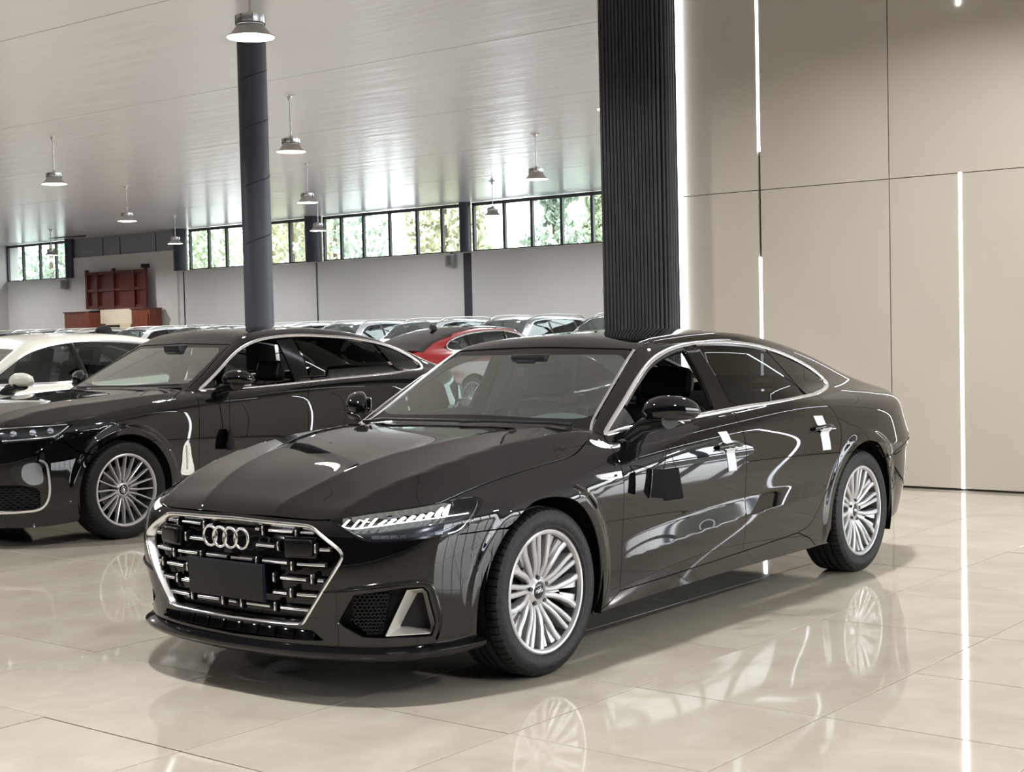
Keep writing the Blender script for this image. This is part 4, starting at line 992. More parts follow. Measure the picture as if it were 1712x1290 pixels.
    hx=line(hexo[:2],.025)[:-1]+crom(hexo[1:3]+[[.85,.452,.672]],.01)[:-1]+line([[.85,.452,.672],[.85,.572,.606]],.02)[:-1]+crom([[.85,.572,.606],[.85,.580,.595],[.85,.577,.583]],.008)[:-1]+line([[.85,.577,.583],[.885,.405,.338]],.025)[:-1]+crom([[.885,.405,.338],[.888,.393,.322],[.89,.372,.314]],.01)[:-1]+line([[.89,.372,.314],[.915,0,.308]],.025)
    hexa=hx+mir(hx[1:-1][::-1])
    nose=line([f['nose0'],f['nose1']],.02)[:-1]+crom(f['hood_front'],.02)[:-1]
    hlr=[[.834,.492,.721],[.836,.527,.709],[.831,.589,.682],[.816,.651,.647],[.797,.684,.640],[.723,.768,.641],[.629,.834,.645],[.574,.860,.648],[.533,.876,.651]]
    hl=line(hlr[:3],.015)[:-1]+crom(hlr[2:5],.012)[:-1]+crom(hlr[4:],.02)[:-1]
    fb=crom(f['fb_gap'][::-1],.02)[:-1]
    fa=arc(0.,B.hub,B.arch,48.4,-20.5,B)
    bot=line([[.376,.884,.205],[.44,.871,.205],[.611,.81,.205],[.761,.692,.205],[.844,.555,.205],[.891,.366,.205],[.905,0,.205]],.03)
    lp=nose+hl+fb+fa[:-1]+bot
    ik=[[.861,.5535,.327],[.844,.6285,.4387],[.723,.779,.4601],[.662,.8217,.458],[.644,.831,.4386],[.605,.834,.3128],[.615,.8185,.2634],[.761,.706,.2701],[.812,.637,.275]]
    ikl=line(ik,.02,True)
    lw=line([[.88,0,.300],[.87,.43,.290],[.85,.47,.255],[.88,0,.240]],.03)
    lwf=lw+mir(lw[1:-1][::-1])
    patch(B,'front_bumper','plan',lp+mir(lp[1:-1][::-1]),P,root,holes=[hexa,ikl,mir(ikl),lwf],sp=.020,flange=.03,rings=(0.,))
    mesh_o=patch(B,'grille',  'plan',hexa,M['gloss_black'],root,off=.050,inset=-.01,flange=0,sp=.05)
    gr=mesh_o
    # grille frame: bright rim all round
    strip(B,'grille_frame',hexa,[(-.014,-.035),(-.011,.004),(-.005,.008),(.001,.006),(.004,.0),(.006,-.035)],M['chrome'],gr,dom='plan',closed=True)
    rows=[.666,.607,.548,.488,.427,.367]
    def gx(y,z,o=.030):
        q,n=onsurf(B,[[.88,y,z]],'plan',o); return Vector(q[0])
    def bar(y0,y1,z):
        # rounded chrome bar in a black saddle
        pts=[gx(y,z,.026) for y in np.linspace(y0,y1,4)]
        tube('grille_bar',pts,.0068,M['chrome'],gr,12)
        tube('bar_saddle',[p+Vector((-.010,0,0)) for p in [gx(y,z,.030) for y in np.linspace(y0-.006,y1+.006,4)]],.0125,M['gloss_black'],gr,10)
    def stud(y,z,h=.046):
        c=gx(y,z,.022)
        bm=bmesh.new(); bx(bm,(-.008,0,0),(.024,.019,h),bev=.006,seg=2); o=bm_obj('stud_saddle',bm,M['gloss_black'],gr,40); o.location=c
        bm=bmesh.new(); bx(bm,(.006,0,0),(.006,.008,h*.76),bev=.002,seg=1); o=bm_obj('grille_stud',bm,M['chrome'],gr,40); o.location=c
    for s in (-1,1):
        for a,b in ((.205,.335),(.378,.448)): bar(*sorted((s*a,s*b)),rows[0])
        bar(*sorted((s*.129,s*.152)),rows[0]); stud(s*.176,.664); stud(s*.358,.660)
        bar(*sorted((s*.150,s*.250)),rows[1]); bar(*sorted((s*.482,s*.534)),rows[1]); stud(s*.272,.612); stud(s*.463,.611)
        for a,b in ((.012,.134),(.190,.320),(.372,.510)): bar(*sorted((s*a,s*b)),rows[2])
        stud(s*.161,.549,.036); stud(s*.346,.540)
        for a,b in ((.285,.414),(.472,.500)): bar(*sorted((s*a,s*b)),rows[3])
        stud(s*.252,.489); stud(s*.445,.494)
        for a,b in ((.238,.310),(.364,.464)): bar(*sorted((s*a,s*b)),rows[4])
        stud(s*.336,.433)
        for a,b in ((.082,.214),(.272,.418)): bar(*sorted((s*a,s*b)),rows[5])
        stud(s*.055,.367); stud(s*.245,.371)
        # radar sensor pods
        c=gx(s*.382,.612,.018); bm=bmesh.new(); bx(bm,(0,0,0),(.03,.128,.066),bev=.010,seg=3); bx(bm,(-.012,0,0),(.02,.150,.084),bev=.008)
        o=bm_obj('sensor_pod',bm,M['gloss_black'],gr,40); o.location=c; o.rotation_euler=(0,0,R(s*12))
    bar(-.022,.022,rows[5])
    # four rings
    bm=bmesh.new()
    for i in range(4):
        ring(bm,Vector((.934-.012*abs(i-1.5)*.3,(i-1.5)*.0625,.631)),.0395,.0062,'x',44,10,flat=1.15)
    bm_obj('emblem',bm,M['chrome'],gr,None)
    # plate and camera
    box('number_plate',(.938,0,.463),(.008,.445,.146),M['plate'],root,.003,('Y',R(2)))
    box('plate_edge',(.930,0,.463),(.008,.452,.150),M['navy'],root,.002,('Y',R(2)))
    box('front_camera',(.905,0,.578),(.03,.05,.022),M['satin_black'],gr,.006)
    # lower intake with vanes
    lo=patch(B,'lower_grille','plan',lwf,M['satin_black'],root,off=.035,inset=-.006,flange=0,sp=.05)
    for i in range(9):
        y=(i-4)*.098; c=gx(y,.270,.016); o=box('lower_vane',tuple(c),(.02,.090,.044),M['gloss_black'],lo,.003)
        o.rotation_euler=(0,R(-18),R(y*16))
    # splitter blade sweeping round the corners
    lipL=[[.905,0,.205],[.897,.366,.212],[.850,.556,.215],[.775,.695,.212],[.63,.815,.212],[.50,.868,.216],[.40,.885,.225]]
    lip=crom(lipL,.025); lip=mir(lip[1:])[::-1]+lip
    strip(B,'splitter',lip,[(.045,-.02),(.034,.012),(.022,.030),(.004,.042),(-.006,.040),(-.016,.015),(-.018,-.05)],M['gloss_black'],root,dom='plan')
    for s in (1,-1):
        # side intake: black honeycomb and L-shaped aluminium blade
        def mm(p): return [np.array([q[0],s*q[1],q[2]]) for q in p]
        im=patch(B,'side_intake','plan',mm(ikl),M['matte_black'],root,off=.055,inset=-.006,flange=0,sp=.04)
        rows_=13; cells=[]
        bm=bmesh.new()
        for r in range(rows_):
            z=.282+r*.0138; 
            yl=.56+ (0.02 if z>.34 else (.34-z)*1.4); yr=.725+(z-.27)*.30
            zz=[];n=16
            for i in range(n+1):
                y=yl+(yr-yl)*i/n; dz=.0035*(1 if (i+r)%2 else -1)
                if z>.44+ (y-.6)*.12: break
                zz.append((y,z+dz))
            if len(zz)<2: continue
            Q,_=onsurf(B,[[.8,y,z_] for y,z_ in zz],'plan',.030)
            vs=[]
            for q in Q: vs.append([bm.verts.new((q[0]+dx,s*q[1],q[2]+dz2)) for dx,dz2 in ((-.018,.0026),(.0,.0026),(.0,-.0026),(-.018,-.0026))])
            for i in range(len(vs)-1):
                for q in range(3): bm.faces.new((vs[i][q],vs[i+1][q],vs[i+1][q+1],vs[i][q+1]))
        bm_obj('intake_mesh',bm,M['satin_black'],im)
        sur=crom([[.872,.50,.448],[.850,.60,.462],[.80,.70,.474],[.723,.779,.482],[.665,.825,.484]],.02)[:-1]+crom([[.665,.825,.484],[.638,.842,.472],[.625,.846,.44]],.012)[:-1]+crom([[.625,.846,.44],[.600,.848,.37],[.588,.848,.312],[.592,.84,.27],[.60,.83,.245]],.02)
        strip(B,'intake_surround',mm(sur),[(-.012,-.004),(-.006,.006),(.0,.009),(.006,.006),(.014,-.004)],M['gloss_black'],root,dom='plan',taper=lambda q:min(1,.15+q*5,.3+(1-q)*6))
        O,_=onsurf(B,[[.715,.785,.452],[.662,.8215,.4535],[.649,.828,.439],[.610,.832,.3135],[.620,.818,.2715],[.762,.7067,.2737]],'plan',.004)
        I,_=onsurf(B,[[.672,.812,.4296],[.662,.820,.4300],[.652,.8258,.4281],[.611,.8271,.2919],[.622,.818,.290],[.6891,.7827,.2985]],'plan',.055)
        I[5]=I[0]+(O[5]-O[0])*.70
        I[4]=I[3]+(O[4]-O[3])*.30
        # left face is wide: its inner edge sits well to the right of the outer edge
        O3=[Vector((q[0],s*q[1],q[2])) for q in O]; I3=[Vector((q[0],s*q[1],q[2])) for q in I]
        c=sum(O3,Vector())/6
        rim=[p.lerp(c,.045)+Vector((-.004,0,0)) for p in O3]
        V=O3+rim+I3; F=[]
        for i in range(6):
            j=(i+1)%6; F+=[(i,j,6+j,6+i),(6+i,6+j,12+j,12+i)]
        F.append(tuple(range(12,18)))
        mi=[0]*12+[1]
        o=me_obj('intake_blade',V,[g if s>0 else g[::-1] for g in F],[M['satin_alu'],M['matte_black']],im,matidx=mi)
        bmv=o.modifiers.new('edge','BEVEL'); bmv.width=.003; bmv.segments=2; bmv.limit_method='ANGLE'
        # headlight
        hlo=crom(f['hl_top'],.015)[:-1]+crom([f['hl_top'][-1],[.353,.864,.770],[.36,.874,.764],[.431,.897,.721],[.494,.888,.666],[.521,.880,.648],[.574,.860,.6475]],.012)[:-1]+crom([[.574,.860,.6475],[.629,.834,.645],[.723,.768,.641],[.797,.684,.640]],.02)[:-1]+crom([[.797,.684,.640],[.816,.651,.647],[.831,.589,.682]],.012)[:-1]+line([[.831,.589,.682],[.836,.527,.709],[.834,.492,.721]],.012)[:-1]
        hs=mm(hlo)
        lamp=patch(B,'headlight','plan',hs,M['lamp_glass'],root,off=.001,inset=.003,flange=0,sp=.03)
        patch(B,'lamp_housing','plan',hs,M['lamp_inner'],lamp,off=.050,inset=-.01,flange=0,sp=.03)
        strip(B,'lamp_gasket',hs,[(-.006,-.06),(-.004,-.001),(.003,-.001),(.006,-.06)],M['gloss_black'],lamp,dom='plan',closed=True)
        def at(pts,off): 
            Q,N=onsurf(B,[[q[0],s*q[1],q[2]] for q in pts],'plan',off); return [Vector(q) for q in Q]
        base=[[.829,.56,.694],[.820,.60,.688],[.808,.632,.690],[.786,.660,.6935],[.763,.690,.697],[.738,.719,.701],[.710,.746,.7055],[.68,.772,.709],[.65,.796,.712],[.618,.818,.715],[.582,.840,.717],[.55,.856,.7195],[.50,.878,.722],[.45,.892,.724]]
        tube('light_guide',at(base,.022),.0022,M['drl'],lamp,6)
        # twelve slanted blades above the guide
        for i in range(12):
            b=np.array(base[i+ (0 if i<11 else 0)]); 
            h=(.030,.032,.034,.030,.018,.018,.018,.018,.018,.020,.034,.040)[i]; lean=(.022 if i<10 else .028)
            p0=b+[0,0,.003]; p1=b+[-lean*.8,lean,h]; w=.0080
            q=[p0+[.004,-w*.5,0],p0+[-.004,w*.5,0],p1+[-.004,w*.42,0],p1+[.004,-w*.42,0]]
            Q=at(q,.014); Q2=at(q,.040)
            me_obj('running_light',Q+Q2,[(0,1,2,3),(4,7,6,5),(0,4,5,1),(1,5,6,2),(2,6,7,3),(3,7,4,0)],M['drl'],lamp)
        for i,(y,z,wd,hh,mt) in enumerate(((.665,.727,.022,.014,'lamp_clear'),(.700,.735,.022,.014,'lamp_clear'),(.735,.742,.028,.018,'lamp_clear'),(.775,.748,.030,.020,'beam'),(.700,.720,.02,.010,'lamp_clear'),(.745,.727,.028,.012,'lamp_clear'))):
            c=at([[.7,y*.985,z]],.034)[0]; o=box('projector_lens',tuple(c),(.012,wd,hh),M[mt],lamp,.003); o.rotation_euler=(0,R(-15),R(s*38))
        # lower step of reflector facets
        q=[[.790,.675,.650],[.723,.760,.650],[.64,.822,.653],[.57,.855,.656]]
        lowl=crom(q,.030); up=[p+[0,0,.014] for p in lowl]
        for i in range(len(lowl)-1):
            a,b_=lowl[i],lowl[i+1]; b2=a+(b_-a)*.93
            Q=at([a,b2,b2+[0,0,.013],a+[0,0,.013]],.020); me_obj('reflector_facet',Q,[(0,1,2,3)],M['lamp_clear'],lamp)
        edge=crom([[.555,.862,.655],[.505,.882,.668],[.440,.893,.716],[.376,.872,.760],[.372,.860,.768],[.42,.838,.770]],.015)
        tube('lamp_edge_guide',at(edge,.014),.0028,M['lamp_clear'],lamp,6)
        tube('lamp_edge_guide',at(crom([[.832,.54,.703],[.826,.59,.680],[.812,.650,.655]],.015),.014),.0026,M['lamp_clear'],lamp,6)
        # wheels, liners, mirrors
        make_wheel(root,.352,.248,.245,'y',(0,s*.800,.350),s,'rings',R(4))
        make_wheel(root,.352,.248,.245,'y',(B.rear,s*.800,.350),s,'rings',R(-10))
        liner(root,0,.35,B.arch,B,s); liner(root,B.rear,.35,B.arch,B,s)
        door_mirror(root,(-.860,s*.970,1.045),s,P,L=.262,yaw=.60)
        for o in root.children:
            if o.name.startswith('wing_mirror'): o.data.materials[0]=P
        # chrome badge behind the front wheel
        cb=mm(line([[-.36,.914,.800],[-.548,.922,.802],[-.545,.928,.776],[-.454,.929,.770],[-.39,.925,.781]],.01,True))
        if s>0:
            bd=patch(B,'fender_badge','sec',cb,M['chrome'],root,off=-.005,inset=0,flange=.006,sp=.02)
            Q,_=onsurf(B,[[-.50,.93,.788]],'sec',-.008); box('badge_symbol',tuple(Q[0]),(.010,.003,.012),M['gloss_black'],bd,.001)
            strip(B,'badge_groove',line([[-.400,.92,.787],[-.415,.92,.780],[-.46,.92,.7785],[-.53,.92,.781]],.01),[(-.001,.0045),(0,.0062),(.001,.0045)],M['satin_black'],bd)
        # handles
        for xa,xb,z in ((-1.39,-1.62,.842),(-2.40,-2.62,.862)):
            Q,N=onsurf(B,[[x,s*.93,z+dz] for x,dz in zip(np.linspace(xa,xb,9),(0,.0005,.001,.001,.001,.001,.001,0,-.001))],'sec',0)
            bm=bmesh.new(); rws=[]
            for i,(q,n) in enumerate(zip(Q,N)):
                t=i/8; out=.030*math.sin(PI*min(max(t*1.0,.04),.96))**.35; hz=.0145*(.75+.25*math.sin(PI*t))
                rws.append([bm.verts.new(Vector(q)+Vector(n)*(out+dn)+Vector((0,0,dz))) for dn,dz in ((-.012,-hz*.7),(-.004,-hz),(.003,-hz*.5),(.005,0),(.003,hz*.5),(-.004,hz),(-.012,hz*.7))])
            for i in range(8):
                for j in range(7): bm.faces.new((rws[i][j],rws[i+1][j],rws[i+1][(j+1)%7],rws[i][(j+1)%7]))
            bm.faces.new(rws[0]); bm.faces.new(rws[-1]); bmesh.ops.recalc_face_normals(bm,faces=bm.faces)
            h=bm_obj('door_handle',bm,P,root,60)
            Q,N=onsurf(B,[[xa-.02,s*.93,z-.014],[xb+.02,s*.93,z-.015]],'sec',0)
            tube('handle_trim',[Vector(Q[0])+Vector(N[0])*.032,Vector(Q[1])+Vector(N[1])*.032],.0035,M['chrome'],h,6)
            Q,N=onsurf(B,[[(xa+xb)/2+.115*math.cos(t),s*.93,z+.034*math.sin(t)] for t in np.linspace(0,2*PI,25)[:-1]],'sec',0)
            rm=me_obj('handle_recess',[Vector(q)+Vector(n)*.0012 for q,n in zip(Q,N)],[tuple(range(24))],M['gloss_black'],h)
        strip(B,'belt_rubber',mm(crom([[-.88,.80,.985],[-1.40,.805,1.002],[-1.57,.80,1.008]],.03)),[(-.006,-.02),(-.004,.0),(.004,.0),(.006,-.02)],M['satin_black'],root)
        # inner door skin below the window line and the pillar lining
        ins=mm(line([[-.62,.80,.93],[-1.57,.80,.99],[-2.66,.80,1.02],[-2.62,.9,.55],[-2.3,.9,.33],[-.58,.9,.28]],.05,True))
        patch(B,'inner_door_lining','sec',ins,M['matte_black'],root,off=.05,flange=0,sp=.08)
        pl2=mm(line([[-1.66,.60,1.33],[-1.80,.60,1.33],[-1.80,.80,.96],[-1.66,.80,.96]],.05,True))
        patch(B,'pillar_lining','sec',pl2,M['trim_grey'],root,off=.055,flange=0,sp=.08)
        hl2=mm(line([[-.75,.70,1.02],[-1.0,.66,1.17],[-1.25,.60,1.30],[-1.9,.56,1.36],[-2.5,.56,1.32],[-3.0,.6,1.2],[-3.1,.68,1.10],[-2.98,.74,1.13],[-2.55,.66,1.29],[-1.95,.62,1.355],[-1.53,.63,1.34],[-1.21,.67,1.275],[-.89,.745,1.105],[-.70,.77,.99]],.05,True))
        patch(B,'roof_rail_lining','sec',hl2,M['trim_grey'],root,off=.03,flange=0,sp=.08)
    hh=line([[-1.25,0,1.36],[-1.25,.56,1.32],[-1.9,.55,1.38],[-2.7,.54,1.33],[-2.72,0,1.36]],.06)
    patch(B,'headliner','sec',hh+mir(hh[1:-1][::-1]),M['trim_grey'],root,off=.045,flange=0,sp=.10)
    # wipers
    Q,N=onsurf(B,[[-.49,-.52,.98],[-.40,-.20,.98],[-.36,.0,.98],[-.34,.15,.98]],'sec',-.004)
    def wiper(pts):
        Q,N=onsurf(B,pts,'sec',0); P3=[Vector(q)+Vector(n)*.016 for q,n in zip(Q,N)]
        o=tube('wiper',P3,.007,M['satin_black'],root,6)
    wiper(crom([[-.50,-.60,.98],[-.56,-.45,.99],[-.565,-.2,1.0],[-.56,.12,1.0]],.05)); wiper(crom([[-.52,.02,.98],[-.585,.15,1.0],[-.60,.40,1.0],[-.62,.62,.99]],.05))
    cw=crom([[-.49,0,.975],[-.53,.45,.972],[-.612,.722,.966]],.03)[:-1]+crom([[-.612,.712,.966],[-.575,.60,.972],[-.545,.35,.977],[-.53,0,.98]],.03)
    patch(B,'scuttle_panel','sec',cw+mir(cw[1:-1][::-1]),M['satin_black'],root,off=.02,flange=0,sp=.04,inset=-.02)
    # screen-top camera housing and interior mirror
    bm=bmesh.new(); bx(bm,(-1.16,.0,1.285),(.14,.22,.05),bev=.012); bx(bm,(-1.10,0,1.262),(.07,.12,.04),bev=.01)
    bm_obj('camera_housing',bm,M['satin_black'],root,40)
    bm=bmesh.new(); bx(bm,(-1.20,.02,1.225),(.03,.25,.065),bev=.018,seg=3); bm_obj('interior_mirror',bm,M['satin_black'],root,50)
    interior(root,-.98)
    # floor tray closes the car from below
    box('underbody',(-1.55,0,.20),(4.2,1.30,.03),M['matte_black'],root)
    box('engine_block_cover',(.28,0,.45),(.75,1.0,.40),M['matte_black'],root)
    # fin
    V=[(-2.86,0,1.315),(-2.99,0,1.345),(-3.03,0,1.335),(-3.03,.02,1.27),(-3.03,-.02,1.27),(-2.84,.012,1.31),(-2.84,-.012,1.31)]
    me_obj('roof_antenna',V,[(5,6,4,3),(5,3,2,1,0),(6,0,1,2,4),(3,4,2),(5,0,6)],P,root)
    return B
hero=empty('sports_sedan',(0,0,0),0.00873,label='glossy black fastback sedan with four-ring grille in the foreground',cat='car')
HB=build_hero(hero)
# white paper tapes across the near handles
def tape(loop,label):
    Q,N=onsurf(HB,loop,'sec',0); V=[];F=[]
    # loop: pairs top->bottom
    n=len(loop)//2
    for i in range(n):
        t=i/(n-1); lift=.002+.028*math.exp(-((t-.40)/.09)**4)
        for s in (0,1):
            q=Vector(Q[2*i+s])+Vector(N[2*i+s])*lift; V.append(q); V.append(q-Vector(N[2*i+s])*.0008)
    for i in range(n-1):
        a=4*i; b=4*i+4
        F+=[(a,a+2,b+2,b),(a+1,b+1,b+3,a+3),(a,b,b+1,a+1),(a+2,a+3,b+3,b+2)]
    F+=[(0,1,3,2),(4*n-4,4*n-2,4*n-1,4*n-3)]
    RZ=Matrix.Rotation(.00873,4,'Z'); V=[RZ@v for v in V]
    o=me_obj('tape_strip',V,F,M['white_tape']); return tag(o,label,'tape',group='white tapes on the sedan door handles')
def quad(a,b,c,d,n=15):
    a,b,c,d=map(np.array,(a,b,c,d)); out=[]
    for i in range(n):
        t=i/(n-1); out.append(a+(d-a)*t); out.append(b+(c-b)*t)
    return out
tape(quad([-1.443,.895,.9105],[-1.522,.898,.910],[-1.575,.925,.715],[-1.494,.925,.716]),'white tape strip over the front door handle of the foreground sedan')
tape(quad([-2.444,.907,.930],[-2.544,.912,.926],[-2.588,.94,.738],[-2.492,.938,.740]),'white tape strip over the rear door handle of the foreground sedan')
# ---------------------------------------------------------------- the black saloon behind
def build_second(root):
    B=Body(H5); P=M['black_paint']
    shut=[[.45,.860,.862],[.407,.875,.866],[.022,.885,.915],[-.30,.875,.955],[-.478,.850,.980],[-.62,.760,1.018],[-.70,.752,1.030]]
    gap=[[-.72,.800,1.012],[-.68,.90,.93],[-.668,.929,.818],[-.656,.928,.55],[-.66,.92,.33],[-.66,.905,.24]]
    top=[[-3.30,.755,1.085],[-3.40,.72,1.105],[-3.43,.69,1.14],[-3.38,.665,1.19],[-3.133,.616,1.30],[-2.725,.617,1.377],[-2.289,.623,1.412],[-1.896,.62,1.419],[-1.549,.639,1.392],[-1.286,.677,1.32],[-.979,.757,1.143],[-.80,.795,1.04],[-.76,.80,1.02]]
    belt=[[-.76,.80,1.02],[-1.4,.83,1.03],[-1.909,.83,1.039],[-2.6,.82,1.055],[-3.0,.80,1.066],[-3.30,.755,1.085]]
    bf=crom(belt[:3],.04); br=crom([belt[2],belt[3],[-2.86,.81,1.062]],.04)
    mid=[[-1.909,.83,1.039],[-1.80,.90,.95],[-1.774,.94,.75],[-1.77,.93,.5],[-1.77,.91,.28]]
    redge=[[-2.86,.81,1.062],[-2.80,.92,.93],[-2.68,.94,.70],[-2.56,.93,.54],[-2.45,.92,.42],[-2.30,.91,.30]]
    hood=line([[.875,0,.855],[.862,.30,.853],[.835,.58,.850]],.03)[:-1]+crom([[.835,.58,.850],[.74,.72,.855],[.60,.82,.858],[.45,.860,.862]],.03)[:-1]+crom(shut,.03)
    left=hood+crom([shut[-1],[-.62,.5,1.032],[-.58,0,1.035]],.04)[1:]
    patch(B,'hood','sec',left+mir(left[1:-1][::-1]),P,root,uvw=(.03,.03))
    ar=arc(0.,B.hub,B.arch,204,44,B)
    gb=[ar[-1],np.array([.40,.91,.66]),np.array([.53,.895,.765])]
    out=crom(shut,.03)[:-1]+line([shut[-1],[-.72,.790,1.02],gap[0]],.02)[:-1]+crom(gap,.03)[:-1]+line([gap[-1],[-.45,.89,.17]],.03)[:-1]+ar[:-1]+crom(gb,.03)[:-1]+crom([[.53,.895,.765],[.47,.90,.82],[.42,.893,.846],[.45,.860,.862]],.02)[:-1]
    patch(B,'fender','sec',out,P,root,mirror=True,sp=.03,rings=(0.,))
    fd=crom(gap,.03)[::-1][:-1]+line([gap[0],belt[0]],.02)[:-1]+bf[:-1]+crom(mid,.03)[:-1]+line([mid[-1],gap[-1]],.04)[:-1]
    patch(B,'front_door','sec',fd,P,root,mirror=True,sp=.04)
    rd=crom(mid,.03)[::-1][:-1]+br[:-1]+crom(redge,.03)[:-1]+line([redge[-1],mid[-1]],.04)[:-1]
    patch(B,'rear_door','sec',rd,P,root,mirror=True,sp=.04)
    sl=line([gap[-1],mid[-1],redge[-1],[-2.42,.91,.20],[-.45,.89,.17]],.04,True)
    patch(B,'sill','sec',sl,P,root,mirror=True,sp=.05)
    wss=[[-.70,.752,1.030],[-.9,.700,1.14],[-1.1,.635,1.26],[-1.29,.575,1.365]]
    re=[[-1.29,.575,1.365],[-1.6,.555,1.44],[-2.1,.55,1.465],[-2.6,.55,1.43],[-2.95,.56,1.36]]
    ht=[[-2.95,.56,1.36],[-3.3,.56,1.27],[-3.6,.57,1.16],[-3.85,.60,1.05]]
    arr=arc(B.rear,B.hub,B.arch,134,-20,B)
    sf=crom(wss,.03)[:-1]+crom(re,.04)[:-1]+crom(ht,.04)[:-1]+line([ht[-1],[-3.80,.74,.95],[-3.65,.86,.74],arr[0]],.03)[:-1]+arr[:-1]+line([arr[-1],[-2.42,.91,.20],redge[-1]],.03)[:-1]+crom(redge,.03)[::-1][:-1]+crom([[-2.86,.81,1.062],[-3.0,.80,1.066],[-3.30,.755,1.085]],.03)[:-1]+crom(top,.03)[:-1]+line([top[-1],gap[0],[-.72,.790,1.02],wss[0]],.02)[:-1]
    patch(B,'side_frame','sec',sf,P,root,mirror=True,sp=.03,rings=(B.rear,))
    wst=[[-1.27,0,1.405],[-1.27,.3,1.398],[-1.29,.575,1.365]]
    tp=crom(wst,.04)[:-1]+crom(re,.04)[:-1]+crom([[-2.95,.56,1.36],[-2.97,.3,1.385],[-2.98,0,1.39]],.04)
    patch(B,'roof_panel','sec',tp+mir(tp[1:-1][::-1]),P,root,sp=.05)
    wsb=crom([[-.60,0,1.03],[-.62,.4,1.03],[-.70,.742,1.030]],.04)[:-1]+crom([[p[0],p[1]-.008,p[2]] for p in wss],.03)[:-1]+crom(wst[::-1],.04)
    wi=crom([[-.70,0,1.07],[-.72,.4,1.07],[-.79,.67,1.09]],.04)[:-1]+crom([[-.79,.675,1.095],[-1.0,.62,1.21],[-1.22,.545,1.33]],.03)[:-1]+crom([[-1.24,.50,1.35],[-1.225,.3,1.37],[-1.22,0,1.375]],.04)
    hole=wi+mir(wi[1:-1][::-1])
    ws=patch(B,'windscreen','sec',hole,M['glass_front'],root,sp=.08,off=.004,inset=-.002,flange=0)
    patch(B,'black_border','sec',wsb+mir(wsb[1:-1][::-1]),M['gloss_black'],ws,holes=[hole],sp=.06,off=.004,inset=.003,flange=.006)
    he=crom([[-2.98,0,1.39],[-2.97,.3,1.385],[-2.95,.56,1.36]],.04)[:-1]+crom(ht,.04)[:-1]+line([ht[-1],[-3.92,.3,1.04],[-3.93,0,1.04]],.04)
    hb=crom([[-2.99,0,1.38],[-2.98,.3,1.375],[-2.97,.50,1.35]],.04)[:-1]+line([[-2.97,.51,1.35],[-3.45,.49,1.22],[-3.46,0,1.24]],.04)
    patch(B,'boot_lid','sec',he+mir(he[1:-1][::-1]),P,root,holes=[hb+mir(hb[1:-1][::-1])],sp=.06)
    patch(B,'rear_window','sec',hb+mir(hb[1:-1][::-1]),M['glass_dark'],root,sp=.08,off=.003,inset=.001,flange=0)
    # rear bumper
    rarc=arc(B.rear,B.hub,B.arch,134,196,B)
    lp=line([[-3.93,0,.98],[-3.92,.3,.98],[-3.82,.72,.93],[-3.65,.86,.74],rarc[0]],.05)[:-1]+rarc[:-1]+line([rarc[-1],[-3.30,.9,.23],[-3.6,.85,.26],[-3.9,.4,.27],[-3.93,0,.27]],.05)
    patch(B,'rear_bumper','rear',lp+mir(lp[1:-1][::-1]),P,root,sp=.05)
    # trim and glass
    loop=crom(top,.03)[:-1]+crom(belt,.03)[:-1]
    strip(B,'window_trim',loop,[(-.013,-.012),(-.012,.002),(-.007,.006),(.007,.006),(.012,.002),(.013,-.012)],M['chrome'],root,closed=True,mirror=True)
    patch(B,'door_pillar','sec',line([[-1.72,.645,1.385],[-1.90,.64,1.395],[-1.93,.72,1.22],[-1.93,.82,1.05],[-1.76,.82,1.045],[-1.745,.73,1.20]],.04,True),M['gloss_black'],root,mirror=True,off=.003)
    rg=line([[-1.93,.645,1.395],[-2.3,.64,1.395],[-2.72,.635,1.36],[-2.86,.64,1.335],[-3.02,.79,1.080],[-2.6,.815,1.072],[-1.96,.82,1.055]],.04,True)
    patch(B,'rear_side_window','sec',rg,M['glass_dark'],root,mirror=True,off=.006,flange=0,inset=0,sp=.08)
    qg=line([[-2.90,.635,1.328],[-3.14,.64,1.275],[-3.34,.675,1.185],[-3.37,.70,1.13],[-3.30,.745,1.10],[-3.06,.785,1.083]],.04,True)
    patch(B,'quarter_window','sec',qg,M['glass_dark'],root,mirror=True,off=.006,flange=0,inset=0,sp=.08)
    patch(B,'sail_panel','sec',line([[-.79,.79,1.035],[-.93,.765,1.115],[-.96,.80,1.045]],.03,True),M['gloss_black'],root,off=.004,mirror=True,flange=.01)
    fgp=line([[-.98,.75,1.13],[-1.286,.69,1.295],[-1.549,.655,1.365],[-1.72,.645,1.385],[-1.75,.82,1.05],[-.96,.80,1.045]],.04,True)
    o=patch(B,'front_side_window','sec',fgp,M['glass_side'],root,off=.006,flange=0,inset=0,sp=.1,mirror=True); bpy.data.objects.remove(o[0])
    # front bumper with the lower intake and its bright frame, fog lamps
    ik=line([[.885,0,.44],[.86,.45,.44],[.80,.66,.45],[.70,.80,.45],[.655,.832,.40],[.655,.83,.30],[.70,.79,.272],[.84,.55,.27],[.90,0,.27]],.03)
    ikf=ik+mir(ik[1:-1][::-1])
    gh=line([[.89,0,.80],[.885,.30,.80],[.865,.48,.78],[.885,.40,.52],[.90,.3,.50],[.91,0,.50]],.03); ghf=gh+mir(gh[1:-1][::-1])
    hl=crom([[.835,.58,.850],[.835,.60,.80],[.825,.66,.738]],.03)[:-1]+line([[.825,.66,.738],[.733,.784,.748],[.53,.895,.765]],.03)
    nose=line([[.875,0,.855],[.862,.30,.853],[.835,.58,.850]],.03)[:-1]
    fa=arc(0.,B.hub,B.arch,44,-20,B)
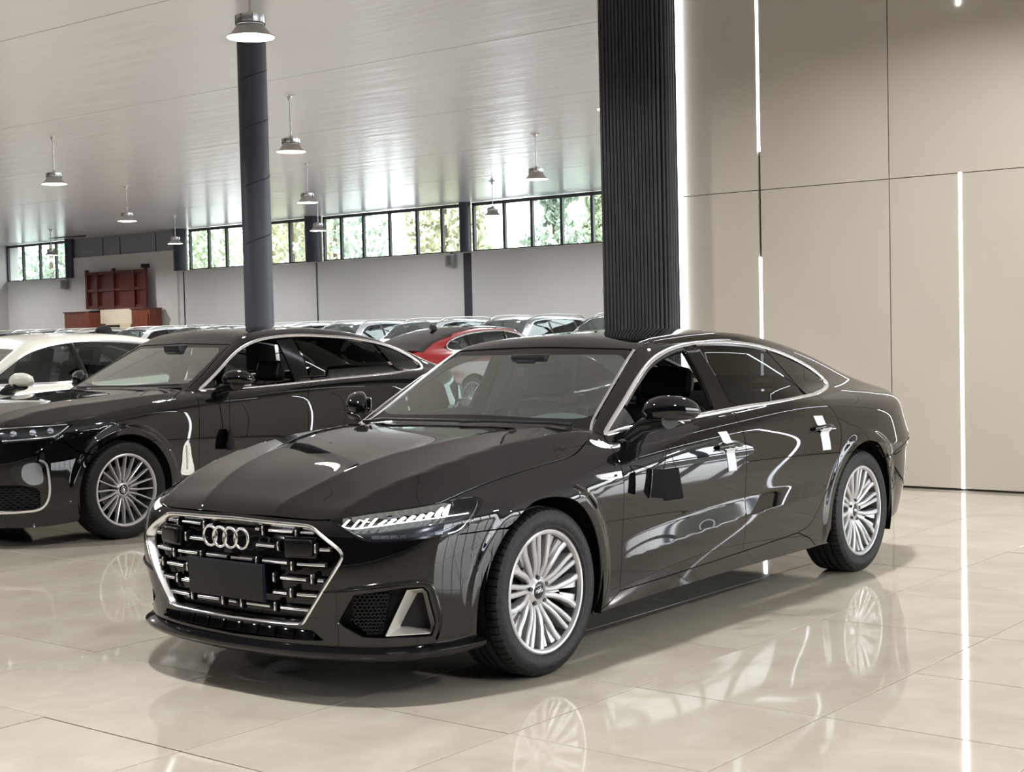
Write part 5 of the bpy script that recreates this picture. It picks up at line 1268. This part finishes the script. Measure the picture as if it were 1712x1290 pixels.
    lp=nose+hl[:-1]+crom(gb[::-1],.03)[:-1]+fa[:-1]+line([[.39,.885,.165],[.60,.84,.15],[.78,.68,.15],[.88,.4,.15],[.90,0,.15]],.04)
    patch(B,'front_bumper','plan',lp+mir(lp[1:-1][::-1]),P,root,holes=[ikf,ghf],sp=.035,flange=.03,rings=(0.,))
    g=patch(B,'grille','plan',ghf,M['gloss_black'],root,off=.04,inset=-.01,flange=0,sp=.06)
    for k in range(-7,8):
        Q,_=onsurf(B,[[.88,k*.058,z] for z in (.53,.65,.78)],'plan',.02); tube('grille_bar',[Vector(q) for q in Q],.008,M['chrome'],g,8)
    strip(B,'grille_frame',ghf,[(-.01,-.03),(-.01,.006),(.004,.006),(.004,-.03)],M['chrome'],g,dom='plan',closed=True)
    lg=patch(B,'lower_grille','plan',ikf,M['matte_black'],root,off=.05,inset=-.01,flange=0,sp=.06)
    bm=bmesh.new()
    for r in range(9):
        z=.285+r*.017; ys=np.linspace(-.80,.80,90)
        Q,_=onsurf(B,[[math.sqrt(max(.02,.9**2-y*y*.9)),y,z+.004*(1 if (i+r)%2 else -1)] for i,y in enumerate(ys)],'plan',.030)
        vs=[[bm.verts.new((q[0]*1,q[1],q[2]+d)) for d in (-.003,.003)]+[bm.verts.new((q[0]-.015,q[1],q[2]+.003))] for q in Q]
        for i in range(len(vs)-1):
            for j in range(2): bm.faces.new((vs[i][j],vs[i+1][j],vs[i+1][j+1],vs[i][j+1]))
    bm_obj('intake_mesh',bm,M['satin_black'],lg)
    for s in (1,-1):
        def mm(p): return [np.array([q[0],s*q[1],q[2]]) for q in p]
        # bright line: down the fog lamp side and along the bottom of the intake
        strip(B,'bumper_trim',mm(crom([[.66,.845,.615],[.625,.862,.60],[.605,.866,.50],[.598,.862,.40],[.602,.858,.36]],.02)[:-1]+crom([[.602,.858,.36],[.62,.845,.31],[.66,.82,.272]],.015)[:-1]+crom([[.66,.82,.272],[.75,.735,.266],[.842,.60,.262],[.89,.35,.262],[.905,.0,.262]],.03)),[(-.012,-.01),(-.009,.006),(.006,.006),(.010,-.01)],M['chrome'],root,dom='plan')
        fl=crom([[.775,.715,.60],[.70,.805,.612],[.645,.85,.605],[.630,.855,.55],[.622,.853,.47],[.64,.845,.425],[.70,.80,.435],[.755,.745,.46],[.785,.71,.52]],.02,True)
        fg=patch(B,'fog_lamp','plan',mm(fl),M['lamp_glass'],root,off=-.004,inset=0,flange=.004,sp=.04)
        patch(B,'lamp_housing','plan',mm(fl),M['gloss_black'],fg,off=-.001,inset=.0,flange=0,sp=.04)
        ref=crom([[.73,.775,.585],[.66,.838,.595],[.640,.85,.54],[.64,.845,.46],[.70,.80,.45],[.74,.765,.50]],.02,True)
        patch(B,'fog_reflector','plan',mm(ref),M['lamp_clear'],fg,off=-.0025,inset=.0,flange=0,sp=.03)
        hll=line([[.835,.58,.850],[.835,.60,.80],[.825,.66,.738]],.02)[:-1]+line([[.825,.66,.738],[.733,.784,.748],[.53,.895,.765]],.02)[:-1]+crom([[.53,.895,.765],[.47,.90,.82],[.42,.893,.846],[.45,.860,.862]],.02)[:-1]+crom([[.45,.860,.862],[.60,.82,.858],[.74,.72,.855],[.835,.58,.850]],.02)[:-1]
        la=patch(B,'headlight','plan',mm(hll),M['lamp_glass'],root,off=.001,inset=.003,flange=0,sp=.04)
        patch(B,'lamp_housing','plan',mm(hll),M['lamp_inner'],la,off=.045,inset=-.01,flange=0,sp=.05)
        for pts,r in (([[.82,.62,.835],[.70,.76,.842],[.55,.85,.845],[.45,.875,.848]],.004),([[.82,.66,.752],[.70,.80,.762],[.55,.885,.778],[.45,.895,.835]],.006)):
            Q,_=onsurf(B,mm(crom(pts,.03)),'plan',.012); tube('light_bar',[Vector(q) for q in Q],r,M['chrome'],la,8)
        for a in ((.56,.84,.805),(.66,.78,.800),(.75,.69,.795)):
            Q,_=onsurf(B,mm([a]),'plan',.035); bm=bmesh.new(); bmesh.ops.create_uvsphere(bm,u_segments=20,v_segments=12,radius=.028); o=bm_obj('projector_lens',bm,M['lamp_clear'],la,180); o.location=Q[0]
        make_wheel(root,.352,.252,.235,'mult',(0,s*.812,.350),s,'bar',R(6))
        make_wheel(root,.352,.252,.235,'mult',(B.rear,s*.812,.350),s,'bar',R(20))
        liner(root,0,.35,B.arch,B,s); liner(root,B.rear,.35,B.arch,B,s)
        m=door_mirror(root,(-.98,s*.99,1.095),s,P,L=.245,yaw=.55); m.data.materials[0]=P
        bdg=crom([[-.500,.93,.60],[-.520,.93,.645],[-.545,.93,.668],[-.565,.93,.64],[-.580,.93,.55],[-.60,.93,.42],[-.485,.93,.42],[-.492,.93,.52]],.02,True)
        bd=patch(B,'fender_badge','sec',mm(bdg),M['chrome'],root,off=-.006,inset=0,flange=.008,sp=.03)
        strip(B,'badge_core',mm(line([[-.535,.93,.63],[-.540,.93,.45]],.03)),[(-.010,.005),(-.006,.011),(.006,.011),(.010,.005)],M['satin_alu'],bd)
    interior(root,-1.07,'satin_black')
    hh=line([[-1.30,0,1.40],[-1.32,.55,1.36],[-2.0,.55,1.44],[-2.9,.55,1.36],[-2.95,0,1.38]],.08)
    patch(B,'headliner','sec',hh+mir(hh[1:-1][::-1]),M['matte_black'],root,off=.045,flange=0,sp=.12)
    cw=crom([[-.58,0,1.035],[-.62,.5,1.032],[-.70,.752,1.030]],.04)[:-1]+crom([[-.73,.74,1.035],[-.66,.4,1.035],[-.64,0,1.035]],.04)
    patch(B,'scuttle_panel','sec',cw+mir(cw[1:-1][::-1]),M['satin_black'],root,off=.02,flange=0,sp=.05,inset=-.02)
    def wiper(pts):
        Q,N=onsurf(B,pts,'sec',0); tube('wiper',[Vector(q)+Vector(n)*.014 for q,n in zip(Q,N)],.007,M['satin_black'],root,6)
    wiper(crom([[-.66,-.58,1.03],[-.66,-.2,1.04],[-.66,.10,1.04]],.06)); wiper(crom([[-.66,.0,1.04],[-.69,.35,1.05],[-.74,.62,1.05]],.06))
    bm=bmesh.new(); bx(bm,(-1.22,0,1.345),(.12,.20,.05),bev=.012); bm_obj('camera_housing',bm,M['satin_black'],root,40)
    box('underbody',(-1.5,0,.20),(4.2,1.30,.03),M['matte_black'],root)
    box('engine_block_cover',(.25,0,.5),(.75,1.0,.40),M['matte_black'],root)
second=empty('black_saloon',(-1.675,-5.06,0),0,label='glossy black saloon with slim multi-spoke wheel behind the foreground car',cat='car')
build_second(second)
# things hanging from the mirrors
def drop(name,top,cord,w,h,d,label,turn=0.,m='cloth',pinch=.5):
    t=empty(name,(top[0],top[1],top[2]-cord-h),label=label,cat='tag')
    n=14;k=10;V=[];F=[]
    for i in range(k):
        u=i/(k-1); s=.42+.58*min(1,u/.75)**.8
        s2=s*(1+.10*u)
        for j in range(n):
            a=2*PI*j/n; c,q=math.cos(a),math.sin(a)
            x=w/2*s2*(abs(c)**.8)*(1 if c>0 else -1); y=d/2*s2*(abs(q)**.9)*(1 if q>0 else -1)
            ww=.04*w*math.sin(3*a+5*u)
            V.append((x+ww,y,h*(1-u)))
    for i in range(k-1):
        for j in range(n): F.append((i*n+j,i*n+(j+1)%n,(i+1)*n+(j+1)%n,(i+1)*n+j))
    F.append(tuple(range(n))[::-1]); F.append(tuple(range((k-1)*n,k*n)))
    o=me_obj('pouch',V,F,M[m],t,True); o.rotation_euler=(0,0,turn)
    tube('cord',[(0,0,h),(.004,.002,h+cord*.5),(0,0,h+cord)],.003,M[m],t,6)
    return t
drop('drawstring_pouch',(-2.60,-4.085,1.00),.275,.115,.155,.05,'black drawstring pouch hanging from the wing mirror of the saloon behind',.6)
def sleeve(top,bot,w,h,turn,label,lean):
    t=empty('key_sleeve',(bot[0],bot[1],bot[2]),label=label,cat='tag',group='black sleeves hanging from the near mirror')
    bm=bmesh.new(); bx(bm,(0,0,h/2),(w,.010,h),bev=.008,seg=3)
    for v in bm.verts: v.co.x*=1+.16*(1-v.co.z/h)
    o=bm_obj('sleeve_body',bm,M['cloth'],t,50); o.rotation_euler=(0,lean,turn)
    T=Matrix.Rotation(turn,3,'Z')@Matrix.Rotation(lean,3,'Y'); d=Vector(top)-Vector(bot)
    for s in (-.35,.35):
        a=T@Vector((s*w,0,h-.004)); tube('cord',[a,a.lerp(d,.5)+Vector((.01*s,.004,-.006)),d],.0016,M['cloth'],t,5)
    return t
sleeve((-.800,1.005,.900),(-.745,.985,.668),.050,.130,R(-62),'smaller black sleeve of the pair hanging on strings under the near wing mirror',R(-4))
sleeve((-.800,1.005,.900),(-.880,.985,.645),.082,.145,R(-46),'larger black sleeve of the pair hanging on strings under the near wing mirror',R(6))
# ---------------------------------------------------------------- parked cars further back: one tall and one low shape, copied and repainted
SUV=dict(H5); SUV.update(gx=-3.80,rear=-2.8,hub=.36,arch=.40,b=[(1.,.92),(0,.93),(-1.5,.93),(-2.8,.935),(-3.5,.92),(-4.1,.89)],
 zc=[(.95,.92),(.85,.98),(.6,1.05),(.2,1.09),(-.3,1.12),(-1,1.15),(-3,1.18),(-3.9,1.15)],
 prof=[(.15,-.05),(.3,-.02),(.6,0),(.9,0),(1.0,-.01),(1.08,-.03),(1.2,-.10),(1.4,-.2)],
 zr=[(-.7,1.60),(-1.0,1.66),(-1.5,1.72),(-2.2,1.735),(-3.0,1.715),(-3.5,1.67),(-3.75,1.60)],
 ws=(-.10,1.09,.72),wsc=.13,wsb=.0,crown=.04,
 yb=[(-.4,.83),(-1.5,.85),(-3,.84),(-3.8,.80)],zb=[(-.4,1.08),(-1.5,1.10),(-3,1.13),(-4,1.15)],
 tum=[(-.5,.30),(-2,.32),(-4,.34)],tumb=.1,ku=[(0,.01),(-3.2,.01),(-3.6,.04)],
 a=[(.12,.88),(.4,.93),(.8,.92),(.95,.88),(1.1,.80)],ar=[(.2,-3.78),(.5,-3.84),(1.0,-3.80),(1.3,-3.72),(1.7,-3.55)],xr=-2.9)
def low_car(name,P,paint,roof_m,dlo,ws,rear,rails,wheel_src,split):
    root=empty(name,(0,0,0)); B=Body(P); m=M[paint]
    aw=arc(0.,B.hub,B.arch,200,-20,B,16); rw=arc(B.rear,B.hub,B.arch,200,-20,B,16)
    d3=line(dlo,.08,True); w3=line(ws,.08)+mir(line(ws,.08)[1:-1][::-1]); r3=line(rear,.08)+mir(line(rear,.08)[1:-1][::-1])
    xt=P['ar'][2][1]+.18
    side=line([[xt,.85,.30],[B.rear-.41,.91,.24]],.1)[:-1]+rw[:-1]+line([rw[-1],[B.rear+.46,.9,.2],[-.46,.9,.2],aw[0]],.1)[1:-1]+aw+line([aw[-1],[.42,.88,.25]],.05)[1:]
    topc=line([[.42,.88,.25],[.42,.89,.66],[.60,.80,.86],[.80,.50,.93],[.84,0,.95]],.08)[1:]
    left=side+topc; tail=line([[xt,0,P['zr'][-1][1]-.06 if split else .98],[xt,.45,P['zr'][-1][1]-.10 if split else .96],[xt,.80,.9],[xt,.85,.30]],.1)
    half=left+tail[:-1] if False else None
    cent=[.84,0,.95]; t0=[xt,0,1.4 if split else 1.0]
    poly=side+topc
    poly=poly+mir(poly[::-1][1:])
    body=patch(B,'body_shell','sec',poly,m,root,holes=[d3,mir(d3)[::-1],w3]+([r3] if not split else []),sp=.075,flange=.02,inset=0)
    nb=line([[.42,.88,.25],[.42,.89,.66],[.60,.80,.86],[.80,.50,.93],[.84,0,.95]],.08)[::-1]+line([[.42,.88,.25],[.7,.7,.2],[.88,0,.2]],.1)[1:]
    patch(B,'front_bumper','plan',nb+mir(nb[1:-1][::-1]),m,root,sp=.09,inset=-.002)
    zt=1.62 if split else .96
    rb=line([[-3.7,0,zt],[-3.6,.5,zt-.03],[xt,.66 if split else .8,zt-.12],[xt,.86,.95 if split else .8],[xt,.86,.30],[-3.8,.5,.28],[-3.8,0,.28]],.08)
    rh=[] 
    if split: 
        q=line([[-3.7,0,1.50],[-3.6,.48,1.48],[-3.6,.60,1.18],[-3.7,0,1.16]],.08); rh=[q+mir(q[1:-1][::-1])]
    patch(B,'rear_body','rear',rb+mir(rb[1:-1][::-1]),m,root,holes=rh,sp=.09,inset=-.002)
    for h in rh: patch(B,'rear_window','rear',h,M['glass_dark'],root,sp=.15,off=.004,flange=0,inset=0)
    patch(B,'windscreen','sec',w3,M['glass_front'],root,sp=.15,off=.004,flange=0,inset=0)
    if not split: patch(B,'rear_window','sec',r3,M['glass_dark'],root,sp=.15,off=.002,flange=0,inset=0)
    g=patch(B,'side_window','sec',d3,M['glass_tint'],root,sp=.15,off=.004,flange=0,inset=0,mirror=True)
    strip(B,'window_trim',d3,[(-.014,-.008),(-.010,.006),(.010,.006),(.014,-.008)],M['chrome'],root,closed=True,mirror=True)
    xs=[p[0] for p in dlo]
    for xp in ((max(xs)+min(xs))/2+.28,min(xs)+.62):
        zz=[P['zb'][1][1]+.02,max(p[2] for p in dlo)-.02]
        strip(B,'door_pillar',line([[xp,.62,zz[1]],[xp-.06,.82,zz[0]]],.08),[(-.035,-.004),(-.03,.001),(.03,.001),(.035,-.004)],M['gloss_black'],root,mirror=True)
    if rails:
        for s in (1,-1):
            Q,N=onsurf(B,[[x,s*.60,1.7] for x in np.linspace(-1.15,-3.35,12)],'sec',0)
            tube('roof_rail',[Vector(q)+Vector((0,0,.055 if 0<i<11 else .005)) for i,q in enumerate(Q)],.016,M['satin_alu'],root,8)
    zm=P['zb'][0][1]+.07
    for s in (1,-1):
        o=door_mirror(root,(P['ws'][0]-.45,s*1.0,zm),s,m); o.data.materials[0]=m
        Q,N=onsurf(B,[[.6,s*.83,.80],[.72,s*.72,.83],[.78,s*.62,.86],[.62,s*.80,.86]],'plan',-.004); me_obj('headlight',[Vector(q) for q in Q],[(0,1,2,3)],M['lamp_clear'],root)
        for x in (0,B.rear):
            w=copy_tree(wheel_src[0 if s>0 else 1],root); w.location=(x,s*.80,.352)
    xw=P['ws'][0]-.55
    bm=bmesh.new()
    for y in (.38,-.38):
        bx(bm,(xw-.85,y,P['zb'][0][1]-.10),(.14,.46,.66),bev=.05); bx(bm,(xw-.93,y,P['zb'][0][1]+.26),(.10,.27,.17),bev=.04)
    bx(bm,(xw-1.75,0,P['zb'][0][1]-.12),(.14,1.25,.62),bev=.05)
    for v in bm.verts: v.co.x-= (v.co.z-.8)*.25
    bm_obj('seat_row',bm,M['leather'],root,50)
    box('dashboard',(xw+.30,0,P['zb'][0][1]-.12),(.45,1.40,.12),M['satin_black'],root,.04)
    box('underbody',(B.rear/2,0,.24),(3.9,1.3,.05),M['matte_black'],root)
    return root
M['glass_tint']=glass('tinted_side_glass',(.30,.33,.34),base=.03)
wsrc=[o for o in second.children if o.name.startswith('wheel.') or o.name=='wheel']
wsrc=[[o for o in wsrc if o.location.y>0][0],[o for o in wsrc if o.location.y<0][0]]
suv=low_car('parked_suv',SUV,'silver_paint',None,
 [[-.62,.80,1.13],[-1.15,.66,1.56],[-1.6,.65,1.62],[-2.4,.65,1.635],[-3.1,.65,1.60],[-3.42,.70,1.42],[-3.35,.80,1.19],[-2.0,.83,1.14]],
 [[-.28,0,1.15],[-.36,.5,1.15],[-.47,.74,1.15],[-1.03,.58,1.575],[-1.0,0,1.63]],
 [[-3.4,0,1.6],[-3.4,.4,1.6],[-3.5,.4,1.5],[-3.5,0,1.5]],True,wsrc,True)
LOW=dict(H5); LOW.update(gx=-3.98,ku=[(0,.01),(-2.3,.01),(-2.8,.05),(-3.3,.10)],zr=[(-.9,1.34),(-1.3,1.44),(-1.7,1.490),(-2.1,1.500),(-2.5,1.485),(-2.9,1.42),(-3.3,1.32),(-3.6,1.22),(-3.9,1.08),(-4.1,1.0)])
low=low_car('parked_sedan',LOW,'white_paint',None,
 [[-.80,.795,1.05],[-.979,.757,1.143],[-1.286,.677,1.31],[-1.549,.64,1.37],[-1.896,.62,1.40],[-2.289,.623,1.395],[-2.725,.617,1.35],[-3.10,.62,1.27],[-3.33,.68,1.15],[-3.25,.76,1.085],[-2.0,.83,1.05]],
 [[-.66,0,1.05],[-.68,.4,1.05],[-.77,.70,1.06],[-1.27,.555,1.345],[-1.25,0,1.39]],
 [[-3.0,0,1.37],[-3.0,.48,1.33],[-3.5,.48,1.20],[-3.52,0,1.22]],False,wsrc,False)
def paint_all(root,mname):
    src={'silver_paint','white_paint'}
    for o in [root]+list(root.children_recursive):
        if o.type!='MESH': continue
        for sl in o.material_slots:
            if sl.material and sl.material.name in src: sl.link='OBJECT'; sl.material=M[mname]
def place(src,first,loc,rz,mname,label,group):
    o=src if first else copy_tree(src)
    o.location=(loc[0],loc[1],0); o.rotation_euler=(0,0,rz); tag(o,label,'car',group)
    return o
low.location=(0,0,0)
cars=[]
G1='tall cars parked along the back of the hall'; G2='low cars parked in the middle of the hall'
suvs=[(-21.0,-16.98,.02,'silver_paint','silver tall car with bright roof rails whose windscreen shows right above the red car'),
 (-21.2,-19.92,.03,'silver_paint','silver tall car with roof rails just left of the thin black wall column'),
 (-20.9,-13.95,.0,'brown_paint','dark brown tall car with light roof rails beside the ribbed column'),
 (-21.5,-22.85,.02,'pearl_paint','pale tall car seen over the rear roof of the black saloon'),
 (-21.9,-25.9,.0,'pearl_paint','pale tall car of which only the roof shows right of the round pillar'),
 (-21.4,-28.9,.0,'silver_paint','silver tall car whose roof shows right behind the round pillar'),
 (-21.6,-31.8,.0,'pearl_paint','pale roofed tall car just left of the round pillar'),
 (-21.2,-34.8,.02,'white_paint','white tall car in front of the right timber cabinet'),
 (-21.5,-37.7,.0,'grey_paint','dark grey tall car in front of the bright doorway'),
 (-21.0,-40.6,.0,'silver_paint','silver tall car at the far left, its roof above the white car'),
 (-21.3,-43.4,.0,'dark_paint','dark tall car at the far left edge')]
lows=[(-1.40,-7.60,.0,'white_paint','cream white car at the left edge behind the black saloon'),
 (-15.9,-11.35,PI,'red_paint','red car with a black roof and tailgate glass, seen from behind between the two sedans')]
for k,(x,y,rz,mn,lab) in enumerate(suvs[1:]): cars.append((place(suv,False,(x,y),rz,mn,lab,G1),mn))
for k,(x,y,rz,mn,lab) in enumerate(lows[1:]): cars.append((place(low,False,(x,y),rz,mn,lab,G2),mn))
x,y,rz,mn,lab=suvs[0]; cars.append((place(suv,True,(x,y),rz,mn,lab,G1),mn))
x,y,rz,mn,lab=lows[0]; cars.append((place(low,True,(x,y),rz,mn,lab,G2),mn))
for o,mn in cars: paint_all(o,mn)
# the red car's black roof skin
redc=[o for o,mn in cars if mn=='red_paint'][0]; BL=Body(LOW)
rs=line([[-1.25,0,1.39],[-1.27,.54,1.345],[-2.2,.53,1.43],[-2.95,.52,1.35],[-3.0,.50,1.33],[-3.0,0,1.37]],.08)
patch(BL,'roof_skin','sec',rs+mir(rs[1:-1][::-1]),M['gloss_black'],redc,off=-.004,sp=.1,inset=0,flange=.004)
rs=line([[-2.98,0,1.37],[-2.98,.54,1.33],[-3.45,.56,1.22],[-3.80,.60,1.04],[-3.86,0,1.06]],.08)
patch(BL,'tailgate_glass','sec',rs+mir(rs[1:-1][::-1]),M['gloss_black'],redc,off=-.006,sp=.1,inset=0,flange=.004)
me_obj('roof_antenna',[(-2.72,0,1.50),(-2.86,0,1.53),(-2.90,0,1.46),(-2.68,0,1.44),(-2.80,.025,1.44),(-2.80,-.025,1.44)],[(0,3,4),(0,5,3),(1,4,2),(1,2,5),(0,4,1),(0,1,5)],M['gloss_black'],redc)
# dark bundle lying on the white car's roof
t=empty('cloth_bundle',(-4.33,-8.02,1.468),label='small dark cloth bundle lying on the white car roof',cat='bag')
bm=bmesh.new(); bmesh.ops.create_icosphere(bm,subdivisions=3,radius=1)
for v in bm.verts:
    d=1+.12*noise.noise(v.co*2.2); v.co=Vector((v.co.x*.085*d,v.co.y*.085*d,max(v.co.z,-.72)*.058*d+.042))
bm_obj('bundle_body',bm,M['cloth'],t,60)
for o in list(C.objects):
    if o.type=='MESH' and not o.data.polygons: bpy.data.objects.remove(o)
